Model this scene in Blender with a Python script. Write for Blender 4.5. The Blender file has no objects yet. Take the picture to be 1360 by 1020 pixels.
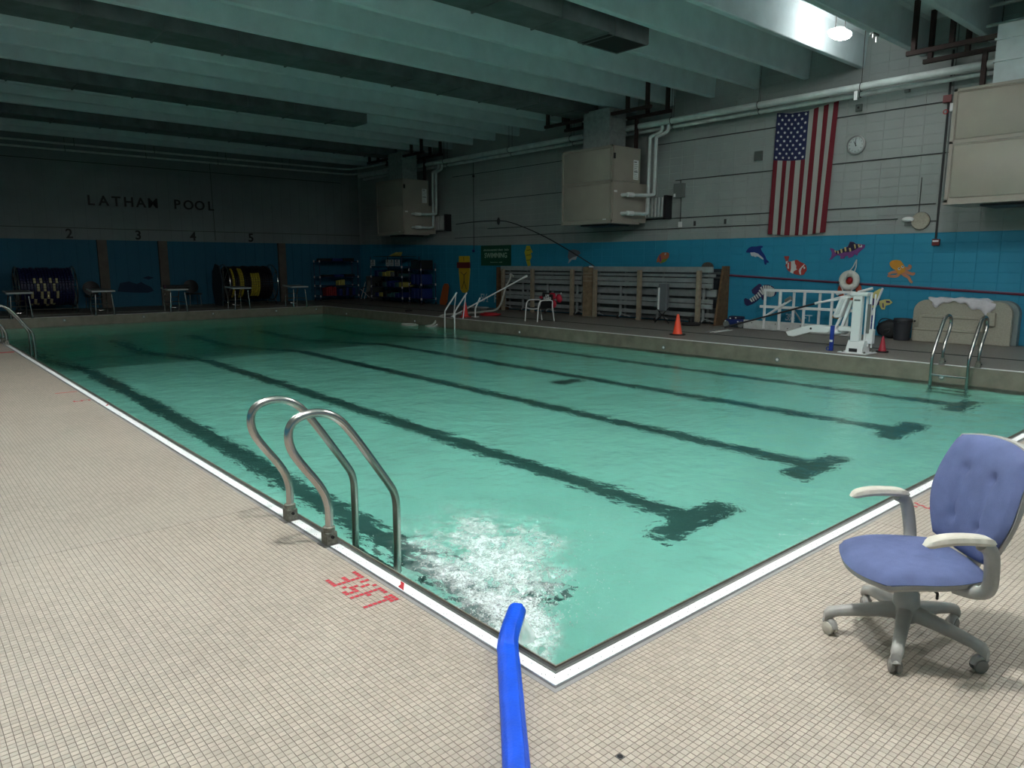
import bpy, bmesh, math, random, json
from mathutils import Vector, Matrix, noise
random.seed(7)
SC = bpy.context.scene
COL = SC.collection
R2 = math.radians

# ---------------------------------------------------------------- camera, world, exposure
cam = bpy.data.objects.new('camera', bpy.data.cameras.new('camera'))
COL.objects.link(cam)
_r = Matrix(((0.754, 0.108, -0.648), (-0.657, 0.124, -0.744), (0.0, 0.986, 0.165)))
cam.matrix_world = Matrix.Translation((-1.729, -1.741, 1.54)) @ _r.to_quaternion().to_matrix().to_4x4()
cam.data.sensor_width = 36
cam.data.lens = 960 / 1360 * 36
cam.data.clip_start = 0.05
SC.camera = cam
SC.view_settings.view_transform = 'Standard'
SC.view_settings.look = 'None'
SC.view_settings.gamma = 1
SC.view_settings.exposure = 0.1
SC.view_settings.use_curve_mapping = False
SC.cycles.use_denoising = True
SC.cycles.max_bounces = 10
SC.cycles.diffuse_bounces = 5
SC.cycles.glossy_bounces = 5
SC.cycles.transmission_bounces = 8
SC.cycles.sample_clamp_indirect = 0
SC.cycles.caustics_refractive = True
SC.cycles.caustics_reflective = True
world = bpy.data.worlds.new('world')
SC.world = world
world.use_nodes = True
world.node_tree.nodes['Background'].inputs[0].default_value = (0.35, 0.5, 0.5, 1)
world.node_tree.nodes['Background'].inputs[1].default_value = 0.02
# ceiling lamps: (x, y, strength). Those over middle lane, far deck and behind camera are added fill.
LAMPS = [(-0.10, 0.22, 440), (12.05, 4.95, 36), (6.1, 0.95, 270), (-0.75, 8.75, 200), (-0.10, 4.45, 270), (2.0, -3.4, 45), (6.6, -3.4, 80)]
LAMP_COLOR = (1.0, 0.985, 0.955)

# ---------------------------------------------------------------- dimensions (metres)
PW, PL = 10.57, 22.9          # pool outer edge of white strip
WZ = -0.27                    # water level
XW, YW, YF, XL = 14.45, 27.0, -6.0, -5.0
HC = 6.25                     # slab soffit
HS = 5.6                      # stem soffit
PITCH = 0.0245                # mosaic tile pitch


# ---------------------------------------------------------------- materials
MATS = {}


def M(name, col, rough=0.5, metal=0.0, var=0.0, scale=8.0, bump=0.0, bscale=60.0, spec=None, emit=None, coord='P', dark=None):
    if name in MATS:
        return MATS[name]
    m = bpy.data.materials.new(name)
    m.use_nodes = True
    nt = m.node_tree
    b = nt.nodes['Principled BSDF']
    b.inputs['Base Color'].default_value = (*col, 1)
    b.inputs['Roughness'].default_value = rough
    b.inputs['Metallic'].default_value = metal
    if spec is not None:
        b.inputs['Specular IOR Level'].default_value = spec
    if emit:
        b.inputs['Emission Color'].default_value = (*emit[0], 1)
        b.inputs['Emission Strength'].default_value = emit[1]
    if var or bump:
        g = nt.nodes.new('ShaderNodeNewGeometry')
        if var:
            n = nt.nodes.new('ShaderNodeTexNoise')
            n.inputs['Scale'].default_value = scale
            n.inputs['Detail'].default_value = 4
            nt.links.new(g.outputs['Position'], n.inputs['Vector'])
            r = nt.nodes.new('ShaderNodeMapRange')
            r.inputs[1].default_value = 0.3
            r.inputs[2].default_value = 0.7
            nt.links.new(n.outputs['Fac'], r.inputs[0])
            x = nt.nodes.new('ShaderNodeMix')
            x.data_type = 'RGBA'
            dk = dark or tuple(c * (1 - var) for c in col)
            x.inputs[6].default_value = (*dk, 1)
            x.inputs[7].default_value = (*[min(1, c * (1 + var * 0.4)) for c in col], 1)
            nt.links.new(r.outputs[0], x.inputs[0])
            nt.links.new(x.outputs[2], b.inputs['Base Color'])
        if bump:
            n2 = nt.nodes.new('ShaderNodeTexNoise')
            n2.inputs['Scale'].default_value = bscale
            n2.inputs['Detail'].default_value = 3
            nt.links.new(g.outputs['Position'], n2.inputs['Vector'])
            bp = nt.nodes.new('ShaderNodeBump')
            bp.inputs['Strength'].default_value = bump
            bp.inputs['Distance'].default_value = 0.01
            nt.links.new(n2.outputs['Fac'], bp.inputs['Height'])
            nt.links.new(bp.outputs[0], b.inputs['Normal'])
    MATS[name] = m
    return m


def node(nt, t, **kw):
    n = nt.nodes.new(t)
    for k, v in kw.items():
        setattr(n, k, v)
    return n


# ---------------------------------------------------------------- mesh builder
class MB:
    def __init__(s):
        s.v = []
        s.f = []
        s.mi = []
        s.cur = 0

    def add(s, vs, fs):
        o = len(s.v)
        s.v += [tuple(v) for v in vs]
        s.f += [tuple(i + o for i in f) for f in fs]
        s.mi += [s.cur] * len(fs)
        return s

    def box(s, x0, x1, y0, y1, z0, z1):
        v = [(x0, y0, z0), (x1, y0, z0), (x1, y1, z0), (x0, y1, z0), (x0, y0, z1), (x1, y0, z1), (x1, y1, z1), (x0, y1, z1)]
        return s.add(v, [(0, 3, 2, 1), (4, 5, 6, 7), (0, 1, 5, 4), (1, 2, 6, 5), (2, 3, 7, 6), (3, 0, 4, 7)])

    def bbox(s, x0, x1, y0, y1, z0, z1, b=0.01):
        """box with chamfered edges"""
        bm = bmesh.new()
        bmesh.ops.create_cube(bm, size=1)
        for v in bm.verts:
            v.co = Vector((x0 + (v.co.x + .5) * (x1 - x0), y0 + (v.co.y + .5) * (y1 - y0), z0 + (v.co.z + .5) * (z1 - z0)))
        bmesh.ops.bevel(bm, geom=bm.edges[:], offset=b, segments=2, profile=0.5, affect='EDGES')
        return s.addbm(bm)

    def addbm(s, bm, mat=None):
        if mat is not None:
            bm.transform(mat)
        bm.verts.index_update()
        s.add([v.co[:] for v in bm.verts], [[v.index for v in f.verts] for f in bm.faces])
        bm.free()
        return s

    def hexa(s, a, b):
        """a: four points, b: four points (extrusion of a)"""
        return s.add(list(a) + list(b), [(0, 3, 2, 1), (4, 5, 6, 7), (0, 1, 5, 4), (1, 2, 6, 5), (2, 3, 7, 6), (3, 0, 4, 7)])

    def prism(s, pts, axis, a0, a1):
        """polygon pts (2-D) extruded along axis from a0 to a1; axis x: pts=(y,z); y: (x,z); z: (x,y)"""
        def p3(p, a):
            return {'x': (a, p[0], p[1]), 'y': (p[0], a, p[1]), 'z': (p[0], p[1], a)}[axis]
        n = len(pts)
        v = [p3(p, a0) for p in pts] + [p3(p, a1) for p in pts]
        f = [tuple(range(n - 1, -1, -1)), tuple(range(n, 2 * n))]
        f += [(i, (i + 1) % n, n + (i + 1) % n, n + i) for i in range(n)]
        return s.add(v, f)

    def tube(s, pts, r, n=10, caps=True, closed=False):
        pts = [Vector(p) for p in pts]
        m = len(pts)
        rs = r if isinstance(r, (list, tuple)) else [r] * m
        rings = []
        prev = None
        for i, p in enumerate(pts):
            if closed:
                t = (pts[(i + 1) % m] - pts[i - 1])
            elif i == 0:
                t = pts[1] - p
            elif i == m - 1:
                t = p - pts[i - 1]
            else:
                t = (pts[i + 1] - p).normalized() + (p - pts[i - 1]).normalized()
            t.normalize()
            if prev is None:
                a = Vector((0, 0, 1)) if abs(t.z) < .9 else Vector((1, 0, 0))
                u = t.cross(a).normalized()
            else:
                u = (prev - t * prev.dot(t)).normalized()
            prev = u
            w = t.cross(u)
            rings.append([p + (u * math.cos(2 * math.pi * k / n) + w * math.sin(2 * math.pi * k / n)) * rs[i] for k in range(n)])
        o = [q for ring in rings for q in ring]
        f = []
        for i in range(m if closed else m - 1):
            j = (i + 1) % m
            for k in range(n):
                f.append((i * n + k, i * n + (k + 1) % n, j * n + (k + 1) % n, j * n + k))
        if caps and not closed:
            f.append(tuple(range(n - 1, -1, -1)))
            f.append(tuple((m - 1) * n + k for k in range(n)))
        return s.add(o, f)

    def lathe(s, prof, c=(0, 0, 0), axis='z', n=20):
        """prof: list of (radius, height)"""
        rings = []
        for r, h in prof:
            for k in range(n):
                a = 2 * math.pi * k / n
                x, y = r * math.cos(a), r * math.sin(a)
                q = {'z': (x, y, h), 'x': (h, x, y), 'y': (x, h, y)}[axis]
                rings.append((q[0] + c[0], q[1] + c[1], q[2] + c[2]))
        m = len(prof)
        f = [(i * n + k, i * n + (k + 1) % n, (i + 1) * n + (k + 1) % n, (i + 1) * n + k) for i in range(m - 1) for k in range(n)]
        f.append(tuple(range(n - 1, -1, -1)))
        f.append(tuple((m - 1) * n + k for k in range(n)))
        return s.add(rings, f)

    def sphere(s, c, r, n=12, sc=(1, 1, 1)):
        prof = [(max(1e-4, r * math.sin(math.pi * i / 8)), -r * math.cos(math.pi * i / 8)) for i in range(9)]
        t = MB().lathe(prof, n=n)
        return s.add([(c[0] + x * sc[0], c[1] + y * sc[1], c[2] + z * sc[2]) for x, y, z in t.v], t.f)

    def xf(s, mat):
        s.v = [tuple(mat @ Vector(v)) for v in s.v]
        return s

    def build(s, name, mat, parent=None, smooth=False, loc=None, bevel=0, world=True):
        me = bpy.data.meshes.new(name)
        me.from_pydata(s.v, [], s.f)
        mats = mat if isinstance(mat, (list, tuple)) else [mat]
        for m in mats:
            me.materials.append(m)
        if len(mats) > 1:
            me.polygons.foreach_set('material_index', s.mi)
        bm = bmesh.new()
        bm.from_mesh(me)
        bmesh.ops.recalc_face_normals(bm, faces=bm.faces[:])
        if bevel:
            bmesh.ops.bevel(bm, geom=bm.edges[:], offset=bevel, segments=2, profile=0.5, affect='EDGES', clamp_overlap=True)
        bm.to_mesh(me)
        bm.free()
        if smooth:
            me.shade_smooth()
            try:
                me.set_sharp_from_angle(angle=R2(40))
            except Exception:
                pass
        o = bpy.data.objects.new(name, me)
        COL.objects.link(o)
        if parent is not None:
            o.parent = parent
            if world:
                off = Vector(parent.get('base', (0, 0, 0)))
                me.transform(Matrix.Translation(-off))
                o['base'] = tuple(off)
        if loc:
            o.location = loc
        return o


def tag(o, label=None, cat=None, group=None, kind=None):
    if label:
        o['label'] = label
    if cat:
        o['category'] = cat
    if group:
        o['group'] = group
    if kind:
        o['kind'] = kind
    return o


def thing(name, label, cat, loc=(0, 0, 0), group=None, rotz=0):
    """an Empty at the base of a thing; parts are given in world coordinates unless world=False"""
    o = bpy.data.objects.new(name, None)
    o.empty_display_size = 0.1
    COL.objects.link(o)
    o.location = loc
    o['base'] = tuple(loc)
    o.rotation_euler = (0, 0, rotz)
    return tag(o, label, cat, group)


def struct(name):
    o = bpy.data.objects.new(name, None)
    COL.objects.link(o)
    o['kind'] = 'structure'
    o['base'] = (0, 0, 0)
    return o


def kids(o):
    return [c for c in bpy.data.objects if c.parent == o]


def copy_tree(o, loc=None, rotz=None, label=None, parent=None):
    c = o.copy()
    COL.objects.link(c)
    c.parent = parent
    if loc is not None:
        c.location = loc
    if rotz is not None:
        c.rotation_euler = (0, 0, rotz)
    if label:
        c['label'] = label
    for k in kids(o):
        copy_tree(k, parent=c)
    return c


def arc(c, r, a0, a1, n, plane='xz', fix=0.0):
    out = []
    for i in range(n + 1):
        a = R2(a0 + (a1 - a0) * i / n)
        u, v = c[0] + r * math.cos(a), c[1] + r * math.sin(a)
        out.append({'xz': (u, fix, v), 'yz': (fix, u, v), 'xy': (u, v, fix)}[plane])
    return out


def smooth_path(pts, it=2):
    pts = [Vector(p) for p in pts]
    for _ in range(it):
        q = [pts[0]]
        for a, b in zip(pts, pts[1:]):
            q += [a * .75 + b * .25, a * .25 + b * .75]
        q.append(pts[-1])
        pts = q
    return pts


def text_mb(body, size, depth=0.004, bold=0.0, spacing=1.0, align='CENTER'):
    c = bpy.data.curves.new('t', 'FONT')
    c.body = body
    c.size = size
    c.extrude = depth / 2
    c.offset = bold
    c.space_character = spacing
    c.align_x = align
    c.resolution_u = 3
    o = bpy.data.objects.new('t', c)
    COL.objects.link(o)
    dg = bpy.context.evaluated_depsgraph_get()
    me = bpy.data.meshes.new_from_object(o.evaluated_get(dg))
    mb = MB()
    mb.add([v.co[:] for v in me.vertices], [list(p.vertices) for p in me.polygons])
    bpy.data.objects.remove(o)
    bpy.data.curves.remove(c)
    bpy.data.meshes.remove(me)
    return mb


def on_right(y, z, x=None):   # text frame on right wall: local x -> -Y, local y -> Z, local z -> -X
    return Matrix(((0, 0, -1, x if x is not None else XW - .01), (-1, 0, 0, y), (0, 1, 0, z), (0, 0, 0, 1)))


def on_back(x, z, y=None):
    return Matrix(((1, 0, 0, x), (0, 0, -1, y if y is not None else YW - .01), (0, 1, 0, z), (0, 0, 0, 1)))


# ---------------------------------------------------------------- common materials
STEEL = M('brushed_stainless', (0.50, 0.48, 0.45), 0.24, 1.0)
STEEL_G = M('gutter_stainless', (0.30, 0.29, 0.28), 0.42, 1.0, var=0.25, scale=20)
GUTTER_FACE = M('gutter_face', (0.27, 0.235, 0.185), 0.45, 0.2, var=0.25, scale=5)
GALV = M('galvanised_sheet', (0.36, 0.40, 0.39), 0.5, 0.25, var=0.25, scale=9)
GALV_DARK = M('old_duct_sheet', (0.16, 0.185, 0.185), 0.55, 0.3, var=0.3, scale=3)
DARKGRILLE = M('dark_grille', (0.012, 0.014, 0.014), 0.7)
WHITE = M('white_paint', (0.82, 0.83, 0.82), 0.4)
WHITE_STRIP = M('white_gutter_strip', (0.95, 0.96, 0.95), 0.5, var=0.05, scale=3)
PIPE = M('painted_pipe_lagging', (0.60, 0.66, 0.64), 0.6, var=0.18, scale=4)
CONC = M('painted_concrete_beam', (0.64, 0.72, 0.74), 0.85, var=0.10, scale=3, bump=0.35, bscale=45)
BLACK = M('black_plastic', (0.012, 0.013, 0.015), 0.5)
BLACKR = M('black_rubber', (0.02, 0.02, 0.021), 0.75)
BROWN_STEEL = M('primed_brown_steel', (0.030, 0.016, 0.013), 0.7)
BEIGE_CAB = M('beige_cabinet_enamel', (0.37, 0.335, 0.28), 0.28, var=0.08, scale=2)
GREYB = M('grey_box', (0.16, 0.18, 0.17), 0.5)
ALU = M('mill_aluminium', (0.37, 0.41, 0.41), 0.4, 0.25, var=0.15, scale=6)
TIMBER = M('grey_timber', (0.33, 0.28, 0.20), 0.8, var=0.2, scale=12)
PLY = M('stained_plywood', (0.15, 0.085, 0.04), 0.75, var=0.35, scale=10)
ORANGE = M('orange_cone_vinyl', (0.95, 0.09, 0.035), 0.45)
RED = M('red_plastic', (0.55, 0.02, 0.03), 0.5)
NAVY = M('navy_plastic', (0.012, 0.03, 0.16), 0.45)
BLUEP = M('blue_plastic', (0.01, 0.045, 0.30), 0.5)
YELLOW = M('yellow_plastic', (0.62, 0.42, 0.02), 0.5)
LANEBLUE = M('dark_lane_tile', (0.07, 0.125, 0.125), 0.6)
DECK_RED = M('red_deck_paint', (0.60, 0.02, 0.04), 0.6, var=0.25, scale=120)
# ================================================================ setting
def tile_mat():
    """mosaic tile grid for the deck beyond the modelled tiles, and tile colour by cell"""
    mats = []
    for real in (True, False):
        m = bpy.data.materials.new('deck_tile_ceramic' if real else 'deck_mosaic_far')
        m.use_nodes = True
        nt = m.node_tree
        b = nt.nodes['Principled BSDF']
        b.inputs['Roughness'].default_value = 0.5
        g = nt.nodes.new('ShaderNodeNewGeometry')
        sub = node(nt, 'ShaderNodeVectorMath', operation='ADD')
        sub.inputs[1].default_value = (0.03 + PITCH * 4000, 0.03 + PITCH * 4000, 0)
        nt.links.new(g.outputs['Position'], sub.inputs[0])
        dv = node(nt, 'ShaderNodeVectorMath', operation='SCALE')
        dv.inputs['Scale'].default_value = 1 / PITCH
        nt.links.new(sub.outputs[0], dv.inputs[0])
        fl = node(nt, 'ShaderNodeVectorMath', operation='FLOOR')
        nt.links.new(dv.outputs[0], fl.inputs[0])
        fm = node(nt, 'ShaderNodeVectorMath', operation='MULTIPLY')
        fm.inputs[1].default_value = (1, 1, 0)
        nt.links.new(fl.outputs[0], fm.inputs[0])
        wn = nt.nodes.new('ShaderNodeTexWhiteNoise')
        nt.links.new(fm.outputs[0], wn.inputs['Vector'])
        big = nt.nodes.new('ShaderNodeTexNoise')
        big.inputs['Scale'].default_value = 1.3
        big.inputs['Detail'].default_value = 3
        nt.links.new(g.outputs['Position'], big.inputs['Vector'])
        mul = node(nt, 'ShaderNodeMath', operation='MULTIPLY_ADD')
        mul.inputs[1].default_value = 0.55
        nt.links.new(wn.outputs['Value'], mul.inputs[0])
        nt.links.new(big.outputs['Fac'], mul.inputs[2])
        ramp = nt.nodes.new('ShaderNodeValToRGB')
        ramp.color_ramp.elements[0].position = 0.4
        ramp.color_ramp.elements[0].color = (0.385, 0.332, 0.270, 1)
        ramp.color_ramp.elements[1].position = 1.15
        ramp.color_ramp.elements[1].color = (0.475, 0.412, 0.338, 1)
        nt.links.new(mul.outputs[0], ramp.inputs[0])
        # the flag side and far end of the deck get a greyer colour
        sx = nt.nodes.new('ShaderNodeSeparateXYZ')
        nt.links.new(g.outputs['Position'], sx.inputs[0])
        c1 = node(nt, 'ShaderNodeMath', operation='GREATER_THAN')
        c1.inputs[1].default_value = 10.5
        nt.links.new(sx.outputs['X'], c1.inputs[0])
        c2 = node(nt, 'ShaderNodeMath', operation='GREATER_THAN')
        c2.inputs[1].default_value = 22.8
        nt.links.new(sx.outputs['Y'], c2.inputs[0])
        cm = node(nt, 'ShaderNodeMath', operation='MAXIMUM')
        nt.links.new(c1.outputs[0], cm.inputs[0])
        nt.links.new(c2.outputs[0], cm.inputs[1])
        mx = node(nt, 'ShaderNodeMix', data_type='RGBA')
        nt.links.new(cm.outputs[0], mx.inputs[0])
        nt.links.new(ramp.outputs[0], mx.inputs[6])
        mx.inputs[7].default_value = (0.24, 0.22, 0.19, 1)
        last = mx.outputs[2]
        if not real:
            fr = node(nt, 'ShaderNodeVectorMath', operation='FRACTION')
            nt.links.new(dv.outputs[0], fr.inputs[0])
            s3 = nt.nodes.new('ShaderNodeSeparateXYZ')
            nt.links.new(fr.outputs[0], s3.inputs[0])
            mn = node(nt, 'ShaderNodeMath', operation='MINIMUM')
            nt.links.new(s3.outputs['X'], mn.inputs[0])
            nt.links.new(s3.outputs['Y'], mn.inputs[1])
            gr = node(nt, 'ShaderNodeMath', operation='GREATER_THAN')
            gr.inputs[1].default_value = 0.10
            nt.links.new(mn.outputs[0], gr.inputs[0])
            m2 = node(nt, 'ShaderNodeMix', data_type='RGBA')
            nt.links.new(gr.outputs[0], m2.inputs[0])
            m2.inputs[6].default_value = (0.12, 0.10, 0.08, 1)
            nt.links.new(last, m2.inputs[7])
            last = m2.outputs[2]
            bp = nt.nodes.new('ShaderNodeBump')
            bp.inputs['Strength'].default_value = 0.4
            bp.inputs['Distance'].default_value = 0.002
            nt.links.new(gr.outputs[0], bp.inputs['Height'])
            nt.links.new(bp.outputs[0], b.inputs['Normal'])
        nt.links.new(last, b.inputs['Base Color'])
        mats.append(m)
    return mats


TILE, MOSAIC = tile_mat()
GROUT = M('tile_grout', (0.085, 0.07, 0.055), 0.9)

floor = struct('floor')
B0 = (-0.03 - 86 * PITCH, -0.03 - 60 * PITCH)      # corner of the modelled mosaic field
B1 = (-0.03 + 110 * PITCH, -0.03 + 110 * PITCH)
E0 = -0.03
mb = MB()
th = 0.3
def slab(x0, x1, y0, y1, z=0.0):
    mb.box(x0, x1, y0, y1, -th, z)
slab(XL, B0[0], YF, YW)
slab(B0[0], E0, B1[1], YW)
slab(B0[0], XW, YF, B0[1])
slab(B1[0], XW, B0[1], E0)
slab(PW + .03, XW, E0, YW)
slab(E0, PW + .03, PL + .03, YW)
mb.build('deck_slab', MOSAIC, floor)
mb = MB()
slab(B0[0], E0, B0[1], B1[1], -0.0025)
slab(E0, B1[0], B0[1], E0, -0.0025)
mb.build('grout_bed', GROUT, floor)
# modelled mosaic tiles: the 300 that show largest one by one, the rest joined
Rm = _r
CL = Vector((-1.729, -1.741, 1.54))
def proj(p):
    v = Rm.transposed() @ (Vector(p) - CL)
    if v.z > -0.1:
        return None
    return 680 + 960 * v.x / -v.z, 510 - 960 * v.y / -v.z, -v.z
cells = []
for i in range(-86, 110):
    for j in range(-60, 110):
        if i >= 0 and j >= 0:
            continue
        x, y = E0 + (i + .5) * PITCH, E0 + (j + .5) * PITCH
        if abs(x + 0.1158) < .01 and abs(y + 0.4098) < .01:
            continue
        p = proj((x, y, 0))
        vis = p is not None and 10 < p[0] < 1350 and 0 < p[1] < 1010
        # under the hose or the chair a tile shows nothing: it goes with the joined ones
        if vis and (abs((x + .27) - (y + .08) * 1.0) < .16 and y < .4):
            vis = False
        cells.append((p[2] if vis else 99, x, y))
cells.sort()
def tile_geo(mbx, x, y, h=0.0):
    a, b, z0, z1 = PITCH * .468, PITCH * .435, -0.003, 0.0 + h
    vs = [(x - a, y - a, z0), (x + a, y - a, z0), (x + a, y + a, z0), (x - a, y + a, z0),
          (x - a, y - a, z1 - .0006), (x + a, y - a, z1 - .0006), (x + a, y + a, z1 - .0006), (x - a, y + a, z1 - .0006),
          (x - b, y - b, z1), (x + b, y - b, z1), (x + b, y + b, z1), (x - b, y + b, z1)]
    fs = [(8, 9, 10, 11)]
    for k in range(4):
        l = (k + 1) % 4
        fs += [(k, l, 4 + l, 4 + k), (4 + k, 4 + l, 8 + l, 8 + k)]
    mbx.add(vs, fs)
tm = MB()
tile_geo(tm, 0, 0)
t0 = tm.build('tile', TILE, floor)
t0.location = (cells[0][1], cells[0][2], random.uniform(-.0003, .0003))
for d, x, y in cells[1:300]:
    o = t0.copy()
    COL.objects.link(o)
    o.location = (x, y, random.uniform(-.0003, .0003))
tm = MB()
for d, x, y in cells[300:]:
    tile_geo(tm, x, y, random.uniform(-.0003, .0003))
me = bpy.data.meshes.new('mosaic_field')
me.from_pydata(tm.v, [], tm.f)
me.materials.append(TILE)
o = bpy.data.objects.new('mosaic_field', me)
COL.objects.link(o)
o.parent = floor
tag(o, kind='stuff')
# long narrow joints in the flag side deck and the far deck
mb = MB()
mb.box(11.95, 12.05, E0, YW - .4, -0.01, 0.003)
mb.build('slot_drain', M('slot_drain_dark', (0.02, 0.02, 0.018), 0.8), floor)
mb = MB()
mb.box(1.0 - 6, PW, 23.95, 24.02, -0.01, 0.004)
mb.build('deck_joint', M('pale_joint', (0.42, 0.42, 0.38), 0.7), floor)

# ---- pool edge: grey frame, white perforated strip, slot, stainless lip, gutter face
edge = struct('trim_1')
HOLE = M('hole_dark', (0.01, 0.01, 0.01), 0.9)
def ring(o0, o1, z0, z1):
    """rectangular ring around the pool between offsets o0 < o1 measured inward from the white strip's outer edge"""
    m_ = MB()
    for (ax0, ax1, ay0, ay1) in ((o0, PW - o0, o0, o1), (o0, PW - o0, PL - o1, PL - o0), (o0, o1, o1, PL - o1), (PW - o1, PW - o0, o1, PL - o1)):
        m_.box(ax0, ax1, ay0, ay1, z0, z1)
    return m_
ring(-0.03, -0.012, -.3, 0.0005).build('frame_edge', M('frame_pale', (0.36, 0.35, 0.34), 0.5, .4), edge)
ring(-0.0125, 0.0, -.3, -0.003).build('frame_channel', M('frame_dark', (0.16, 0.155, 0.16), 0.5, .5), edge)
# strip in lengths of 1.2 m, each a piece
def strip_piece(x0, x1, y0, y1):
    MB().bbox(x0, x1, y0, y1, -.012, 0.004, .0015).build('strip_length', WHITE_STRIP, edge)
n = 9
for k in range(n):
    strip_piece(.0 if k == 0 else k * PW / n + .0008, (k + 1) * PW / n - .0008, 0, .054)
    strip_piece(.0 if k == 0 else k * PW / n + .0008, (k + 1) * PW / n - .0008, PL - .054, PL)
n = 19
for k in range(n):
    y0, y1 = .055 + k * (PL - .11) / n, .055 + (k + 1) * (PL - .11) / n - .0015
    strip_piece(0, .054, y0, y1)
    strip_piece(PW - .054, PW, y0, y1)
hm = MB()
for k in range(60):
    y = .075 + k * .0667 * 1.9
    for dx, dy in ((.020, 0), (.034, -.035), (.013, .012)):
        hm.lathe([(.0022, .0035), (.0022, .0046)], (dx, y + dy, 0), n=6)
for k in range(60):
    x = .085 + k * .0667 * 1.9
    for dy, dx in ((.018, 0), (.036, .030), (.022, .062)):
        hm.lathe([(.0022, .0035), (.0022, .0046)], (x + dx, dy, 0), n=6)
tag(hm.build('drain_hole', HOLE, edge), kind='stuff')
ring(.054, .062, -.3, -0.02).build('gutter_slot', M('slot_black', (0.02, 0.02, 0.02), 0.7), edge)
ring(.062, .072, -.3, -0.001).build('lip_bead', M('lip_bright', (0.55, 0.53, 0.50), 0.3, 0.9), edge)
ring(.072, .104, -.3, -0.012).build('gutter_lip', STEEL_G, edge)
ring(.100, .106, -.62, -0.004).build('gutter_face', GUTTER_FACE, edge)
# red paint mark across the strip
MB().prism([(0.004, 1.035), (.05, 1.10), (.05, 1.135), (.03, 1.10), (.008, 1.09)], 'z', .004, .0046).build('paint_mark', M('red_mark', (0.5, 0.02, 0.03), 0.5), edge)
MB().prism([(0.01, 7.0), (.05, 7.05), (.05, 7.12), (.02, 7.04)], 'z', .004, .0046).build('paint_mark', M('red_mark', (0.5, 0.02, 0.03), 0.5), edge)

# ---- pool basin
basin = struct('trim_2')
BASIN = M('pale_green_pool_plaster', (0.70, 0.92, 0.86), 0.7, var=0.07, scale=1.2)
def depth(y):
    if y < 13.5:
        return -1.05 - .018 * y
    return -1.293 - min(2.3, (y - 13.5) * .50)
i0, i1, j0, j1 = .106, PW - .106, .106, PL - .106
ys = [j0, 2, 5, 8, 11, 13.5, 14.5, 15.5, 16.8, 18.1, 20, j1]
mb = MB()
v = []
for y in ys:
    v += [(i0, y, depth(y)), (i1, y, depth(y)), (i0, y, 0 - .3), (i1, y, -.3)]
f = []
for k in range(len(ys) - 1):
    a, b = 4 * k, 4 * k + 4
    f += [(a, a + 1, b + 1, b), (a, b, b + 2, a + 2), (a + 1, a + 3, b + 3, b + 1)]
f += [(0, 2, 3, 1), (len(v) - 4, len(v) - 3, len(v) - 1, len(v) - 2)]
mb.add(v, f)
mb.build('basin_shell', BASIN, basin)
for x in (1.05, 3.16, 5.27, 7.40, 9.50):
    mb = MB()
    yy = [1.72, 5, 8, 11, 13.5, 14.5, 15.5, 16.8, 18.1, 20, 21.3]
    v, f = [], []
    for y in yy:
        v += [(x - .13, y, depth(y) + .004), (x + .13, y, depth(y) + .004)]
    f = [(2 * k, 2 * k + 1, 2 * k + 3, 2 * k + 2) for k in range(len(yy) - 1)]
    mb.add(v, f)
    mb.add([(x - .5, 1.45, depth(1.45) + .0045), (x + .5, 1.45, depth(1.45) + .0045), (x + .5, 1.72, depth(1.72) + .0045), (x - .5, 1.72, depth(1.72) + .0045)], [(0, 1, 2, 3)])
    mb.build('lane_line', LANEBLUE, basin)
mb = MB()
mb.bbox(6.6, 7.15, 6.6, 6.85, depth(6.7) + .002, depth(6.7) + .05, .01)
mb.build('floor_drain_cover', M('drain_cover_dark', (0.02, 0.03, 0.03), .5), basin)

# ---- water
def water_h(x, y):
    h = .0065 * noise.noise((x * 1.6, y * 1.9, 0)) + .0058 * noise.noise((x * 4.2, y * 4.8, 3)) + .0034 * noise.noise((x * 10, y * 12, 9))
    dx, dy = (x - 0.85), (y - 1.35)
    d = math.hypot(dx * 1.0, dy * .85)
    t = math.exp(-(d / .62) ** 2)
    h += .018 * t * (noise.noise((x * 7, y * 7, 5)) + .8 * noise.noise((x * 17, y * 17, 7)) + .5 * noise.noise((x * 38, y * 38, 2)))
    t2 = math.exp(-(d / 1.5) ** 2)
    h += .006 * t2 * noise.noise((x * 9, y * 9, 1)) + .004 * t2 * noise.noise((x * 21, y * 21, 4))
    return h
wx = [i0 + (4.0 - i0) * k / 220 for k in range(221)] + [4.0 + (i1 - 4.0) * k / 110 for k in range(1, 111)]
wy = [j0 + (4.5 - j0) * k / 240 for k in range(241)] + [4.5 + (j1 - 4.5) * k / 300 for k in range(1, 301)]
wv = [(x, y, WZ + water_h(x, y)) for y in wy for x in wx]
nx = len(wx)
wf = [(j * nx + i, j * nx + i + 1, (j + 1) * nx + i + 1, (j + 1) * nx + i) for j in range(len(wy) - 1) for i in range(nx - 1)]
me = bpy.data.meshes.new('water')
me.from_pydata(wv, [], wf)
me.shade_smooth()
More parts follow.
